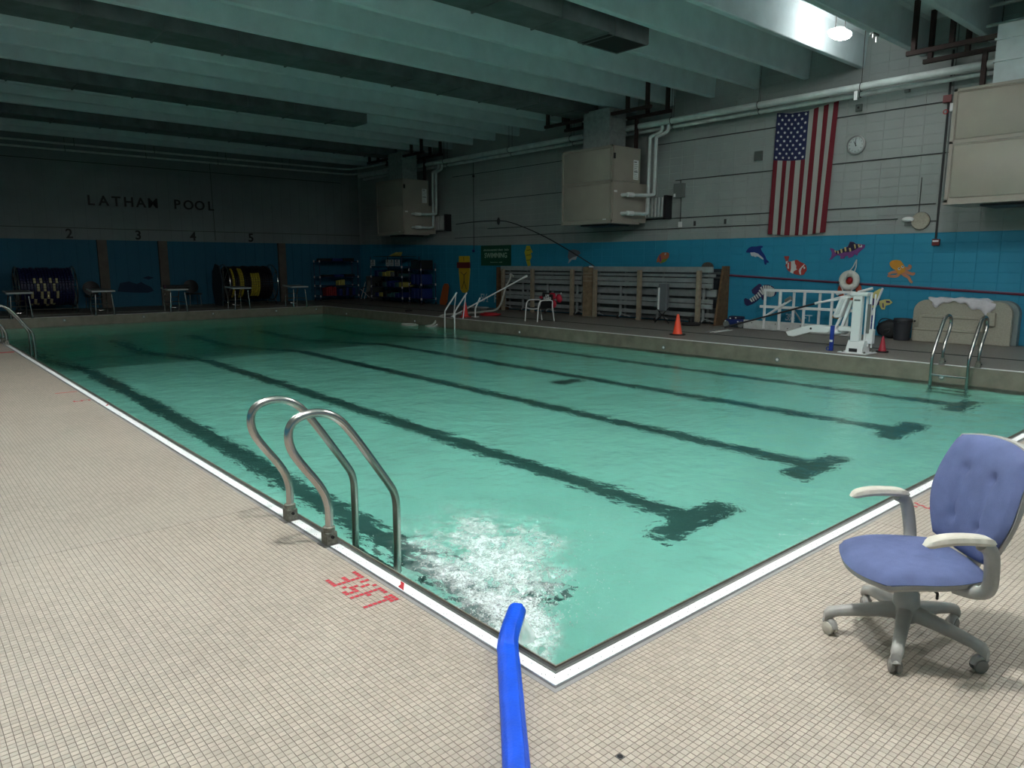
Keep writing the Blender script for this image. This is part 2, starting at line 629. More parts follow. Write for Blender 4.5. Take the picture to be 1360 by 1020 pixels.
# how much air is beaten into the water around the hose outlet (white water)
att = me.attributes.new('foam', 'FLOAT', 'POINT')
fo = []
for x, y, z in wv:
    if x > 4 or y > 4.6:
        fo.append(0.0)
        continue
    # plume axis runs from the outlet (0.45, .62) outwards to (1.2, 2.2)
    ax, ay = 0.47, 0.88
    px_, py_ = x - .46, y - .62
    s = px_ * ax + py_ * ay
    w = px_ * ay - py_ * ax
    wid = .12 + .20 * max(0, s)
    core = math.exp(-(w / wid) ** 2) * (1 / (1 + math.exp(-(s + .05) * 12))) * math.exp(-max(0, s - .25) / .75)
    core += .30 * math.exp(-((x - 1.0) ** 2 + (y - 1.65) ** 2) / .45)
    nn = .5 + .9 * noise.noise((x * 5 + y * 1.5, y * 3 - x, 0)) + .7 * noise.noise((x * 15, y * 15, 4)) + .5 * noise.noise((x * 36, y * 36, 8))
    fo.append(max(0.0, min(1.0, core * 1.9 * (.38 + nn) - .20)))
att.data.foreach_set('value', fo)
water = bpy.data.objects.new('water', me)
COL.objects.link(water)
tag(water, kind='structure')
m = bpy.data.materials.new('pool_water')
m.use_nodes = True
nt = m.node_tree
nt.nodes.clear()
out = node(nt, 'ShaderNodeOutputMaterial')
gl = node(nt, 'ShaderNodeBsdfGlass')
gl.inputs['IOR'].default_value = 1.333
gl.inputs['Roughness'].default_value = 0.0
gl.inputs['Color'].default_value = (0.84, 0.99, 0.965, 1)
geo = node(nt, 'ShaderNodeNewGeometry')
n1 = node(nt, 'ShaderNodeTexNoise')
n1.inputs['Scale'].default_value = 13
n1.inputs['Detail'].default_value = 4
nt.links.new(geo.outputs['Position'], n1.inputs['Vector'])
bp = node(nt, 'ShaderNodeBump')
bp.inputs['Strength'].default_value = 0.5
bp.inputs['Distance'].default_value = 0.014
nt.links.new(n1.outputs['Fac'], bp.inputs['Height'])
nt.links.new(bp.outputs[0], gl.inputs['Normal'])
fm = node(nt, 'ShaderNodeAttribute', attribute_name='foam')
fn = node(nt, 'ShaderNodeTexNoise')
fn.inputs['Scale'].default_value = 42
fn.inputs['Detail'].default_value = 5
fn.inputs['Distortion'].default_value = 1.2
nt.links.new(geo.outputs['Position'], fn.inputs['Vector'])
mr = node(nt, 'ShaderNodeMapRange')
mr.inputs[1].default_value = 0.3
mr.inputs[2].default_value = 0.68
mr.inputs[3].default_value = 0.2
mr.inputs[4].default_value = 1.25
nt.links.new(fn.outputs['Fac'], mr.inputs[0])
mm = node(nt, 'ShaderNodeMath', operation='MULTIPLY', use_clamp=True)
nt.links.new(fm.outputs['Fac'], mm.inputs[0])
nt.links.new(mr.outputs[0], mm.inputs[1])
df = node(nt, 'ShaderNodeBsdfPrincipled')
df.inputs['Base Color'].default_value = (0.76, 0.83, 0.82, 1)
df.inputs['Roughness'].default_value = 0.5
ms = node(nt, 'ShaderNodeMixShader')
nt.links.new(mm.outputs[0], ms.inputs[0])
nt.links.new(gl.outputs[0], ms.inputs[1])
nt.links.new(df.outputs[0], ms.inputs[2])
nt.links.new(ms.outputs[0], out.inputs[0])
va = node(nt, 'ShaderNodeVolumeAbsorption')
va.inputs['Color'].default_value = (0.40, 0.92, 0.82, 1)
va.inputs['Density'].default_value = 0.30
nt.links.new(va.outputs[0], out.inputs['Volume'])
me.materials.append(m)

# ---- walls
def wall_paint(name, upper, lower, zc, zslope=None, rough=0.8, lowvar=0.06):
    m = bpy.data.materials.new(name)
    m.use_nodes = True
    nt = m.node_tree
    b = nt.nodes['Principled BSDF']
    g = node(nt, 'ShaderNodeNewGeometry')
    s = node(nt, 'ShaderNodeSeparateXYZ')
    nt.links.new(g.outputs['Position'], s.inputs[0])
    gt = node(nt, 'ShaderNodeMath', operation='GREATER_THAN')
    nt.links.new(s.outputs['Z'], gt.inputs[0])
    if zslope:
        mrr = node(nt, 'ShaderNodeMapRange')
        mrr.inputs[1].default_value, mrr.inputs[2].default_value = zslope[0], zslope[1]
        mrr.inputs[3].default_value, mrr.inputs[4].default_value = zc, zslope[2]
        nt.links.new(s.outputs['Y'], mrr.inputs[0])
        nt.links.new(mrr.outputs[0], gt.inputs[1])
    else:
        gt.inputs[1].default_value = zc
    n = node(nt, 'ShaderNodeTexNoise')
    n.inputs['Scale'].default_value = 1.4
    n.inputs['Detail'].default_value = 6
    nt.links.new(g.outputs['Position'], n.inputs['Vector'])
    outs = []
    for c, vv in ((lower, lowvar), (upper, 0.14)):
        x = node(nt, 'ShaderNodeMix', data_type='RGBA')
        x.inputs[6].default_value = (*[q * (1 - vv) for q in c], 1)
        x.inputs[7].default_value = (*[min(1, q * (1 + vv)) for q in c], 1)
        nt.links.new(n.outputs['Fac'], x.inputs[0])
        outs.append(x.outputs[2])
    x = node(nt, 'ShaderNodeMix', data_type='RGBA')
    nt.links.new(gt.outputs[0], x.inputs[0])
    nt.links.new(outs[0], x.inputs[6])
    nt.links.new(outs[1], x.inputs[7])
    nt.links.new(x.outputs[2], b.inputs['Base Color'])
    b.inputs['Roughness'].default_value = rough
    n2 = node(nt, 'ShaderNodeTexNoise')
    n2.inputs['Scale'].default_value = 70
    nt.links.new(g.outputs['Position'], n2.inputs['Vector'])
    bp = node(nt, 'ShaderNodeBump')
    bp.inputs['Strength'].default_value = 0.25
    bp.inputs['Distance'].default_value = 0.006
    nt.links.new(n2.outputs['Fac'], bp.inputs['Height'])
    nt.links.new(bp.outputs[0], b.inputs['Normal'])
    return m


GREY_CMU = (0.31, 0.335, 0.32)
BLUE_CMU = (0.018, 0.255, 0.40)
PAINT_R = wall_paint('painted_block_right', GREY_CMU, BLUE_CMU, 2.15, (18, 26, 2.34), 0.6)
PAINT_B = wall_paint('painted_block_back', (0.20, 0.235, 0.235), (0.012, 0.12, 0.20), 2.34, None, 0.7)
MORTAR_R = wall_paint('painted_mortar_right', (0.38, 0.41, 0.39), (0.018, 0.25, 0.39), 2.15, (18, 26, 2.34), 0.9)
BW, BH = 0.3885, 0.194
Y0B = 3.86 - 26 * BW
def block_verts(y0, y1, z0, z1, d):
    b = .003
    xf, xb = XW - d, XW + .02
    vs = [(xb, y0, z0), (xb, y1, z0), (xb, y1, z1), (xb, y0, z1), (xf + b, y0, z0), (xf + b, y1, z0), (xf + b, y1, z1), (xf + b, y0, z1),
          (xf, y0 + b, z0 + b), (xf, y1 - b, z0 + b), (xf, y1 - b, z1 - b), (xf, y0 + b, z1 - b)]
    fs = [(8, 9, 10, 11)]
    for k in range(4):
        l = (k + 1) % 4
        fs += [(k, l, 4 + l, 4 + k), (4 + k, 4 + l, 8 + l, 8 + k)]
    return vs, fs
wr = struct('wall_right')
mb = MB().box(XW, XW + .25, YF, YW, 0, HC)
mb.build('mortar_bed', MORTAR_R, wr)
bl = []
z = 0.012
zs = []
# courses: anchored so that a joint falls at 2.72 and 3.69
k0 = int(2.72 / BH)
base = 2.72 - k0 * BH
for c in range(0, 33):
    za = base + (c - 1) * BH
    zb = za + BH
    za = max(za, 0.0)
    if zb > HC:
        zb = HC
    if zb - za < .03:
        continue
    for r in range(0, 100):
        ya, yb = Y0B + r * BW, Y0B + (r + 1) * BW
        if ya < YF or yb > YW:
            continue
        bl.append((ya, yb, za, zb))
def in_front(t):
    ya, yb, za, zb = t
    y, z = (ya + yb) / 2, (za + zb) / 2
    p = proj((XW, y, z))
    if p is None or not (5 < p[0] < 1355 and 5 < p[1] < 1015) or z > 5.0:
        return 99
    if y < 3.9 and z > 2.4:      # behind the air handler
        return 98
    if 6.0 < y < 7.5 and z > 2.3:
        return 97
    if z < .85 and 2.2 < y < 4.1:
        return 96
    return p[2]
bl.sort(key=in_front)
g_ = .0026
vs, fs = block_verts(-BW / 2 + g_, BW / 2 - g_, -BH / 2 + g_, BH / 2 - g_, .006)
proto = MB().add(vs, fs).build('block', PAINT_R, wr)
cnt = 0
rest = MB()
for t in bl:
    ya, yb, za, zb = t
    full = abs((zb - za) - BH) < 1e-6
    dd = random.uniform(-.0008, .0008)
    if full and cnt < 300:
        o = proto if cnt == 0 else proto.copy()
        if cnt:
            COL.objects.link(o)
        o.location = (dd, (ya + yb) / 2, (za + zb) / 2)
        cnt += 1
    else:
        vs, fs = block_verts(ya + g_, yb - g_, za + g_, zb - g_, .006 + dd)
        rest.add(vs, fs)
tag(rest.build('blockwork', PAINT_R, wr), kind='stuff')

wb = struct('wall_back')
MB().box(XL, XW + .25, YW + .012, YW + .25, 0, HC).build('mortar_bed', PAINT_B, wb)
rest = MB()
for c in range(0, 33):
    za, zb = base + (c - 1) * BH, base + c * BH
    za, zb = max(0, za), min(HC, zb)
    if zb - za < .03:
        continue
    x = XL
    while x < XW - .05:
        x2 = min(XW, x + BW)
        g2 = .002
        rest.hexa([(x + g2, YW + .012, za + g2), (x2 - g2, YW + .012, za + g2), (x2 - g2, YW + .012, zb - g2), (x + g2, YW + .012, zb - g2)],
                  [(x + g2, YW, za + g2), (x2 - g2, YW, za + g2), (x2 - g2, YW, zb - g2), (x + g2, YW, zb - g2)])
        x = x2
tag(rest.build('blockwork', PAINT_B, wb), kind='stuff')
PIL = M('brown_pilaster_face', (0.13, 0.115, 0.095), 0.8, var=0.2, scale=4)
for x in (4.32, 6.30, 10.83):
    MB().box(x - .15, x + .15, YW - .12, YW, 0, 2.34).build('pilaster', PIL, wb)
for nm, a in (('wall_left', (XL - .25, XL, YF, YW)), ('wall_front', (XL, XW, YF - .25, YF))):
    w = MB().box(a[0], a[1], a[2], a[3], 0, HC).build(nm, wall_paint('paint_' + nm, GREY_CMU, BLUE_CMU, 2.15))
    tag(w, kind='structure')

# ---- ceiling of precast double tees
ceil = struct('ceiling')
MB().box(XL, XW, YF, YW, HC, HC + .15).build('deck_soffit', CONC, ceil)
y = 3.165 - 7 * 1.215
stem = None
while y < YW - .05:
    prof = [(-.065, HS + .012), (-.053, HS), (.053, HS), (.065, HS + .012), (.10, HC - .05), (.14, HC), (-.14, HC), (-.10, HC - .05)]
    if stem is None:
        stem = MB().prism(prof, 'x', XL, XW).build('concrete_stem', CONC, ceil)
        stem.location.y = y
    else:
        o = stem.copy()
        COL.objects.link(o)
        o.location.y = y
    y += 1.215
# ================================================================ lamps
def lens_mat(strength):
    m = bpy.data.materials.new('lit_lens')
    m.use_nodes = True
    b = m.node_tree.nodes['Principled BSDF']
    b.inputs['Base Color'].default_value = (.8, .8, .8, 1)
    b.inputs['Emission Color'].default_value = (*LAMP_COLOR, 1)
    b.inputs['Emission Strength'].default_value = strength
    return m
for k, (x, y, st) in enumerate(LAMPS):
    t = thing('ceiling_light', ('lit white ceiling light over the near pool corner', 'lit rounded white ceiling light hanging between two concrete stems near the flag wall', 'added unseen fill light over the near end of the middle lane', 'added unseen fill light over the far part of the pale left deck', 'lit ceiling light above the pool edge beyond the nearest ladder', 'added unseen fill light behind the camera in the middle bay', 'added unseen fill light behind the camera toward the flag wall')[k], 'light', (x, y, 5.62), 'lit ceiling lights over the near end of the pool')
    lm = MB()
    prof = []
    for i in range(-6, 7):
        a = i / 6 * math.pi / 2
        prof.append((max(.02, .26 * max(0, math.cos(a)) ** .5), (.10 if a < 0 else .045) * math.sin(a)))
    lm.lathe(prof, n=28)
    lm.v = [(a * 1.05 / max(abs(a), abs(b), 1e-6) * math.hypot(a, b) * .93 if False else a * 1.05 * (1 + .16 * (2 * abs(a * b) / max(a * a + b * b, 1e-9)) ** 2), b * .56 * (1 + .16 * (2 * abs(a * b) / max(a * a + b * b, 1e-9)) ** 2), c) for a, b, c in lm.v]
    lm.v = [(a + x, b + y, c + 5.70) for a, b, c in lm.v]
    lm.build('lens', lens_mat(st), t, smooth=True)
    hm = MB().lathe([(.10, .035), (.11, .05), (.10, .08), (.05, .09)], n=28)
    hm.v = [(a * 1.1 + x, b * .78 + y, c + 5.702) for a, b, c in hm.v]
    hm.build('housing', WHITE, t, smooth=True)
    MB().tube([(x - .18, y, 5.74), (x - .18, y, HC)], .006, 6).build('hanger_rod', BROWN_STEEL, t)
    MB().tube([(x + .18, y, 5.74), (x + .18, y, HC)], .006, 6).build('hanger_rod', BROWN_STEEL, t)

# ================================================================ office chair
CB = M('blue_woven_upholstery', (0.13, 0.165, 0.33), 0.9, var=0.16, scale=14, bump=0.4, bscale=500)
CP = M('grey_chair_plastic', (0.40, 0.39, 0.36), 0.45, var=0.08, scale=20)
CPL = M('pale_arm_pad', (0.62, 0.58, 0.49), 0.5, var=0.12, scale=25)
CZ = 0.0
ch = thing('office_chair', 'blue upholstered swivel office chair with grey plastic arms and five-star base', 'chair', (1.27, -0.72, 0), rotz=R2(139.5))
def loft(fn, nu, nv):
    """closed cushion: fn(u, v, side) with u,v in -1..1"""
    v, f = [], []
    for s in (0, 1):
        for j in range(nv + 1):
            for i in range(nu + 1):
                v.append(fn(-1 + 2 * i / nu, -1 + 2 * j / nv, s))
    N = (nu + 1) * (nv + 1)
    for s in (0, 1):
        for j in range(nv):
            for i in range(nu):
                a = s * N + j * (nu + 1) + i
                q = (a, a + 1, a + nu + 2, a + nu + 1)
                f.append(q if s else q[::-1])
    rim = [i for i in range(nu + 1)] + [j * (nu + 1) + nu for j in range(1, nv + 1)] + [nv * (nu + 1) + i for i in range(nu - 1, -1, -1)] + [j * (nu + 1) for j in range(nv - 1, 0, -1)]
    for a, b in zip(rim, rim[1:] + rim[:1]):
        f.append((a, b, N + b, N + a))
    return MB().add(v, f)
def sq(u, v, k=.55):
    """square to rounded square"""
    return u * math.sqrt(1 - k * v * v / 2), v * math.sqrt(1 - k * u * u / 2)
def seatf(u, v, s):
    a, b = sq(u, v, .66)
    x = .0 + .238 * b - .012 * a * a * b         # front is +x
    y = .245 * a * (1 - .04 * max(0, -b))
    e = max(abs(u), abs(v))
    edge = (1 - e ** 6)
    z = .372 - .035 * max(0, b) ** 3
    if s:
        z += .030 * edge ** .6 - .008 * math.exp(-((a) ** 2 + (b + .1) ** 2) * 3)
    else:
        z -= .026 * edge ** .5
    return (x, y, z)
loft(seatf, 20, 20).build('seat', CB, ch, smooth=True, world=False)
def shellf(u, v, s):
    x, y, z = seatf(u, v, 0)
    return (x * .97, y * .97, z - (.004 if s else .022) + .0)
loft(shellf, 16, 16).build('seat_shell', CP, ch, smooth=True, world=False)
def backf(u, v, s):
    a, b = sq(u, v, .42)
    hw = .245 - .078 * max(0, -b) ** 1.6 - .020 * max(0, b) ** 2
    y = hw * a
    z = .625 + .235 * b
    x = -.205 - .105 * (b + 1) / 2 + .035 * a * a - .02 * b * b + .0
    e = max(abs(u), abs(v))
    edge = max(0, 1 - e ** 6) ** .55
    if s:
        cr = 0
        for c in (-.33, .33):
            cr += math.exp(-((a - c) / .07) ** 2) * (1 / (1 + math.exp((abs(b) - .42) * 20)))
        dm = sum(math.exp(-(((a - c) / .08) ** 2 + ((b - d) / .08) ** 2)) for c in (-.33, .33) for d in (-.42, .42))
        x += .040 * edge - .010 * cr - .016 * dm
    else:
        x -= .004 * edge
    return (x, y, z)
loft(backf, 30, 30).build('backrest', CB, ch, smooth=True, world=False)
def bshell(u, v, s):
    x, y, z = backf(u, v, 0)
    return (x - (.002 if s else .022), y * 1.02, .625 + (z - .625) * 1.02)
loft(bshell, 18, 18).build('back_shell', CP, ch, smooth=True, world=False)
mb = MB()
mb.bbox(-.14, .11, -.085, .085, .285, .345, .02)
mb.bbox(-.30, -.08, -.05, .05, .30, .33, .012)
mb.build('tilt_mechanism', CP, ch, smooth=True, world=False)
MB().tube(smooth_path([(-.10, 0, .315), (-.25, 0, .32), (-.275, 0, .42), (-.285, 0, .56)]), [.03] * 0 or .028, 10).build('back_upright', CP, ch, smooth=True, world=False)
MB().tube([(-.02, .09, .31), (-.02, .17, .305), (.0, .20, .30)], .005, 8).build('height_lever', BLACK, ch, smooth=True, world=False)
for s in (-1, 1):
    mb = MB()
    mb.v = []
    path = smooth_path([(-.08, s * .17, .333), (-.125, s * .235, .335), (-.152, s * .262, .36), (-.143, s * .274, .45), (-.128, s * .28, .525), (-.09, s * .28, .547)], 2)
    mb.tube(path, .026, 12)
    mb.v = [(a, b, c) for a, b, c in mb.v]
    mb.build('arm_support', CP, ch, smooth=True, world=False)
    def padf(u, v, q, s=s):
        x = -.010 + .128 * v
        y = s * .28 + .033 * u * (1 - .25 * abs(v) ** 3) * math.sqrt(max(0, 1 - .75 * abs(v) ** 8))
        e = max(abs(u), abs(v))
        z = .552 + .012 * (1 - v * v) - .01 * (v > 0) * v ** 3
        z += (.020 if q else -.016) * max(0, 1 - e ** 4) ** .5
        return (x, y, z)
    loft(padf, 10, 20).build('armrest', CPL, ch, smooth=True, world=False)
# base in its own rotation
bx, by = 1.31 - 1.27, -0.71 + 0.72
ca, sa = math.cos(R2(-139.5)), math.sin(R2(-139.5))
hx, hy = ca * bx - sa * by, sa * bx + ca * by
MB().lathe([(.022, .16), (.028, .165), (.028, .31), (.02, .32)], (hx, hy, 0)).build('gas_column', CP, ch, smooth=True, world=False)
MB().lathe([(.035, .095), (.048, .10), (.052, .14), (.047, .215), (.040, .225), (.034, .29)], (hx, hy, 0)).build('hub', CP, ch, smooth=True, world=False)
for k in range(5):
    a = R2(52 + 72 * k - 139.5)
    rot = Matrix.Translation((hx, hy, 0)) @ Matrix.Rotation(a, 4, 'Z')
    L = .285
    mb = MB()
    secs = []
    for x, z, w, h in ((.03, .135, .029, .033), (.10, .128, .027, .028), (.18, .115, .024, .024), (.25, .102, .022, .021), (.29, .088, .023, .024), (.306, .070, .018, .020)):
        ring_ = []
        for q in range(12):
            an = 2 * math.pi * q / 12
            cx_, sx_ = math.cos(an), math.sin(an)
            ring_.append((x, w * (abs(cx_) ** .7) * (1 if cx_ > 0 else -1), z + h * (abs(sx_) ** .7) * (1 if sx_ > 0 else -1)))
        secs.append(ring_)
    v = [p for r_ in secs for p in r_]
    f = [(i * 12 + q, i * 12 + (q + 1) % 12, (i + 1) * 12 + (q + 1) % 12, (i + 1) * 12 + q) for i in range(5) for q in range(12)]
    f += [tuple(range(11, -1, -1)), tuple(60 + q for q in range(12))]
    mb.add(v, f).xf(rot)
    leg = mb.build('base_leg', CP, ch, smooth=True, world=False)
    c = MB()
    c.lathe([(.006, .045), (.006, .075)], (L + .008, 0, 0), n=8)
    cast_rot = random.uniform(-1.2, 1.2)
    r2 = rot @ Matrix.Translation((L + .004, 0, 0)) @ Matrix.Rotation(cast_rot, 4, 'Z')
    c.xf(rot)
    d = MB()
    for s in (-1, 1):
        d.lathe([(.004, s * .005), (.024, s * .005), (.027, s * .009), (.027, s * .018), (.022, s * .022), (.005, s * .0225)], (-.012, 0, .027), axis='y', n=18)
    d.xf(r2)
    d.build('caster', CPL if k in (1, ) else M('caster_dark', (.22, .21, .19), .5), leg, smooth=True, world=False)
    hm = MB().tube([(-.034, 0, .03), (-.028, 0, .05), (-.012, 0, .058), (.006, 0, .052), (.012, 0, .044)], .016, 10)
    hm.xf(r2)
    hm.build('caster_hood', CP, leg, smooth=True, world=False)

# ================================================================ pool ladders
PROF = [(.015, -.02), (.022, .15), (.022, .22), (-.01, .325), (-.15, .515), (-.19, .60), (-.188, .69), (-.135, .742), (-.02, .756), (.085, .715), (.165, .63), (.40, .28), (.452, .19), (.455, .05), (.445, -.5), (.44, -1.0)]
def ladder(name, label, x0, ys, sx, h=1.0, top=1.0):
    t = thing(name, label, 'pool ladder', (x0 + sx * .015, (ys[0] + ys[1]) / 2, 0), 'stainless ladders over the pool edge')
    for y in ys:
        pts = smooth_path([(x0 + sx * a, y, c * (h if c > 0 else 1)) for a, c in PROF], 2)
        rail = MB().tube(pts, .0235, 14).build('rail', STEEL, t, smooth=True)
        a = MB()
        xx = x0 + sx * .017
        a.bbox(xx - .034, xx + .034, y - .034, y + .034, 0.001, .075, .006)
        a.lathe([(.034, .07), (.034, .10), (.026, .105)], (xx, y, 0), n=16)
        a.build('anchor_socket', M('cast_bronze_anchor', (0.23, 0.23, 0.19), 0.5, 0.7, var=.4, scale=60), rail)
        b = MB().lathe([(.009, 0), (.009, .012), (.004, .013)], (xx - sx * 0, y - .035 - .012, .05), axis='y', n=8)
        b.build('clamp_bolt', HOLE, rail)
        e = MB().bbox(xx - .055, xx + .055, y - .045, y + .045, .0006, .006, .002)
        e.build('base_plate', STEEL_G, rail)
    for z in (-.36, -.62, -.88):
        MB().bbox(x0 + sx * .44 - .04, x0 + sx * .44 + .04, ys[0], ys[1], z - .012, z + .012, .006).build('tread', STEEL, t)
    return t
ladder('pool_ladder', 'nearest stainless pool ladder with two looped rails beside the red depth marking', 0.0, (1.81, 2.317), 1)
ladder('pool_ladder', 'stainless pool ladder cut by the picture edge at the far end of the pale deck', 0.0, (14.9, 15.4), 1)
t = ladder('pool_ladder', 'stainless pool ladder in front of the beige moulded steps by the blue wall', PW, (1.75, 2.24), -1)
MB().bbox(PW - .47, PW - .41, 1.75, 2.24, -.13, -.10, .008).build('tread', STEEL, t)

# ================================================================ blue discharge hose
HB = M('blue_layflat_hose', (0.002, 0.085, 0.72), 0.42, var=0.18, scale=10, bump=.25, bscale=90)
path = [(-1.6, -1.8, .036), (-1.0, -1.02, .036), (-.62, -.50, .038), (-.43, -.27, .040), (-.27, -.07, .042), (-.12, .12, .046), (-.060, .195, .052), (-.032, .232, .056), (-.030, .236, .0565), (.02, .29, .062), (.09, .35, .066), (.15, .40, .064), (.205, .448, .058)]
pts = smooth_path(path, 1)
mb = MB()
n = 40
rings = []
for i, p in enumerate(pts):
    tdir = (pts[min(i + 1, len(pts) - 1)] - pts[max(i - 1, 0)]).normalized()
    side = tdir.cross(Vector((0, 0, 1))).normalized()
    up = side.cross(tdir)
    d = min((p - Vector((-.031, .234, .056))).length / .07, 1)
    wid = (.043 if p.y < .2 else .040) + .003 * (1 - d) + .0012 * noise.noise(p * 9)
    hgt = .037 * (.78 + .22 * d)
    ring_ = []
    for q in range(n):
        a = 2 * math.pi * q / n
        dg = math.degrees(a)
        cr = 1 + .07 * math.exp(-((dg - 58) / 9) ** 2) - .07 * math.exp(-((dg - 36) / 12) ** 2) - .05 * math.exp(-((dg - 84) / 14) ** 2)
        ring_.append(p + side * wid * math.cos(a) * cr + up * hgt * math.sin(a) * cr)
    rings.append(ring_)
inner = [[c + (p - c) * .86 for p in rg] for rg, c in zip(rings, [sum(r_, Vector()) / n for r_ in rings])]
tail = list(reversed(inner[-6:]))
allr = rings + tail
v = [tuple(p) for r_ in allr for p in r_]
f = [(i * n + q, i * n + (q + 1) % n, (i + 1) * n + (q + 1) % n, (i + 1) * n + q) for i in range(len(allr) - 1) for q in range(n)]
mb.add(v, f)
hose = thing('water_hose', 'thick bright blue flat hose bent over the pool edge and discharging water', 'hose', (-.43, -.27, 0))
mb.build('hose_body', HB, hose, smooth=True)
# the jet leaving the hose and the drops it throws up
jm = MB()
a, b = Vector((.20, .444, .045)), Vector((.47, .70, WZ + .005))
pp = [a.lerp(b, k / 6) - Vector((0, 0, -.05 * (k / 6) * (1 - k / 6))) for k in range(7)]
jm.tube(pp, [.026, .029, .032, .036, .042, .05, .06], 14, caps=False)
jm.v = [tuple(Vector(q) + Vector((noise.noise(Vector(q) * 30), noise.noise(Vector(q) * 31 + Vector((5, 0, 0))), noise.noise(Vector(q) * 29 + Vector((0, 9, 0))))) * .010) for q in jm.v]
FOAM = M('white_water', (0.88, 0.93, 0.92), 0.35)
jmat = bpy.data.materials.new('aerated_jet')
jmat.use_nodes = True
nt = jmat.node_tree
tr_ = node(nt, 'ShaderNodeBsdfTransparent')
mx_ = node(nt, 'ShaderNodeMixShader')
mx_.inputs[0].default_value = .28
nt.links.new(tr_.outputs[0], mx_.inputs[1])
nt.links.new(nt.nodes['Principled BSDF'].outputs[0], mx_.inputs[2])
nt.links.new(mx_.outputs[0], nt.nodes['Material Output'].inputs[0])
nt.nodes['Principled BSDF'].inputs['Base Color'].default_value = (.9, .95, .94, 1)
tag(jm.build('water_jet', jmat, None, smooth=True), 'white jet of water falling from the blue hose into the pool', 'water jet', kind='stuff')
sp = MB()
for k in range(1500):
    a = random.gauss(0, 1)
    s = abs(random.gauss(.35, .5))
    w = random.gauss(0, .16 + .22 * s)
    x = .50 + .47 * s + .88 * w
    y = .70 + .88 * s - .47 * w
    if x < .12 or y < .12:
        continue
    r = random.uniform(.0012, .0042)
    sp.sphere((x, y, WZ + abs(random.gauss(.012, .03)) + .004), r, 5)
tag(sp.build('splash_drops', FOAM, None, smooth=True), 'scattered white drops of splash over the foaming water', 'splash', kind='stuff')

# drain in the mosaic and deck markings
t = thing('floor_drain', 'small dark round deck drain in the pale mosaic in front of the pool corner', 'drain', (-.1158, -.4098, 0))
MB().lathe([(.0118, -.0024), (.0118, .0006), (.0100, .0006), (.0100, -.0015)], (-.1158, -.4098, 0), n=18).build('rim', STEEL_G, t)
MB().lathe([(.0100, -.0022), (.0100, -.0004)], (-.1158, -.4098, 0), n=18).build('drain_bowl', HOLE, t)
GL = {'3': ['1111', '0001', '0001', '0111', '0001', '0001', '1111'], 'h': ['1001', '1010', '0010', '0100', '0111', '1001', '0011'],
      'F': ['111', '100', '100', '110', '100', '100', '100'], 'T': ['111', '111', '010', '010', '010', '010', '010'], '5': ['111', '100', '100', '111', '001', '001', '111'], 'o': ['11', '11', '00', '00', '00', '00', '00']}
def marking(name, label, x0, y0, text, rows_dir=(-1, 0), col_dir=(0, -1), step=PITCH):
    """letters in whole mosaic tiles: rows run away from the pool, columns along the edge"""
    t_ = thing(name, label, 'deck marking', (x0, y0, 0))
    cx_ = 0
    i0_ = round((x0 - E0) / step)
    j0_ = round((y0 - E0) / step)
    for chh in text:
        if chh == ' ':
            cx_ += 1
            continue
        g = GL[chh]
        m_ = MB()
        for r, row in enumerate(g):
            for c, bit in enumerate(row):
                if bit == '1':
                    i = i0_ + rows_dir[0] * r + col_dir[0] * (cx_ + c)
                    j = j0_ + rows_dir[1] * r + col_dir[1] * (cx_ + c)
                    xx, yy = E0 + (i + .5) * step, E0 + (j + .5) * step
                    h = step * .40
                    m_.box(xx - h, xx + h, yy - h, yy + h, .0004, .0013)
        m_.build('painted_digit', DECK_RED, t_)
        cx_ += len(g[0]) + 1
    return t_
marking('depth_marking', 'red painted depth marking 3 and a half feet on mosaic beside the nearest ladder', -.075, 1.36, '3hFT')
marking('depth_marking', 'red painted figure on the far pale deck beside the pool edge', -.065, 7.57, '5')
MB_ = MB().box(-.26, -.03, 8.27, 8.30, .0003, .001)
tag(MB_.build('deck_line', DECK_RED), 'thin red painted line across the pale deck past the red figure', 'deck line')
tag(MB().box(-.30, -.03, 13.5, 13.65, .0003, .001).build('deck_line', DECK_RED), 'faded red painted bar on the pale deck beside the farther ladder', 'deck line')
marking('depth_marking', 'red painted depth marking on mosaic behind the blue office chair', 3.12, -.075, 'h', (0, -1), (1, 0))
# ================================================================ ducts in the ceiling
def duct(label, y0, y1, z0, z1, x0, x1, seams, grille=None):
    t = thing('ceiling_duct', label, 'duct', ((x0 + x1) / 2, (y0 + y1) / 2, z0), 'rectangular sheet ducts between the concrete stems')
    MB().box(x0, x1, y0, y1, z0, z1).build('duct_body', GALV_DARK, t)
    x = x1 - .9
    while x > x0:
        m_ = MB()
        m_.box(x - .015, x + .015, y0 - .022, y1 + .022, z0 - .022, z0)
        m_.box(x - .015, x + .015, y0 - .022, y0, z0, z1)
        m_.box(x - .015, x + .015, y1, y1 + .022, z0, z1)
        m_.build('flange', GALV_DARK, t)
        x -= seams
    if grille:
        g = MB().box(grille[0], grille[1], y0 + .03, y1 - .03, z0 - .012, z0 - .002)
        g.build('grille', DARKGRILLE, t)
        for (a, b, c, d) in ((grille[0] - .03, grille[0], y0, y1), (grille[1], grille[1] + .03, y0, y1), (grille[0], grille[1], y0, y0 + .03), (grille[0], grille[1], y1 - .03, y1)):
            MB().box(a, b, c, d, z0 - .02, z0).build('grille_frame', GALV_DARK, t)
    return t
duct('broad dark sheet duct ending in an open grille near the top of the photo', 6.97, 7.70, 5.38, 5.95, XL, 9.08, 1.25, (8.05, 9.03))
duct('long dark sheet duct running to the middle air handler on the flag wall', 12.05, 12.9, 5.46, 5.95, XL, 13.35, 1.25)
duct('dark sheet duct that stops short above the far end of the pool', 17.12, 17.9, 5.45, 5.95, XL, 9.25, 1.25)
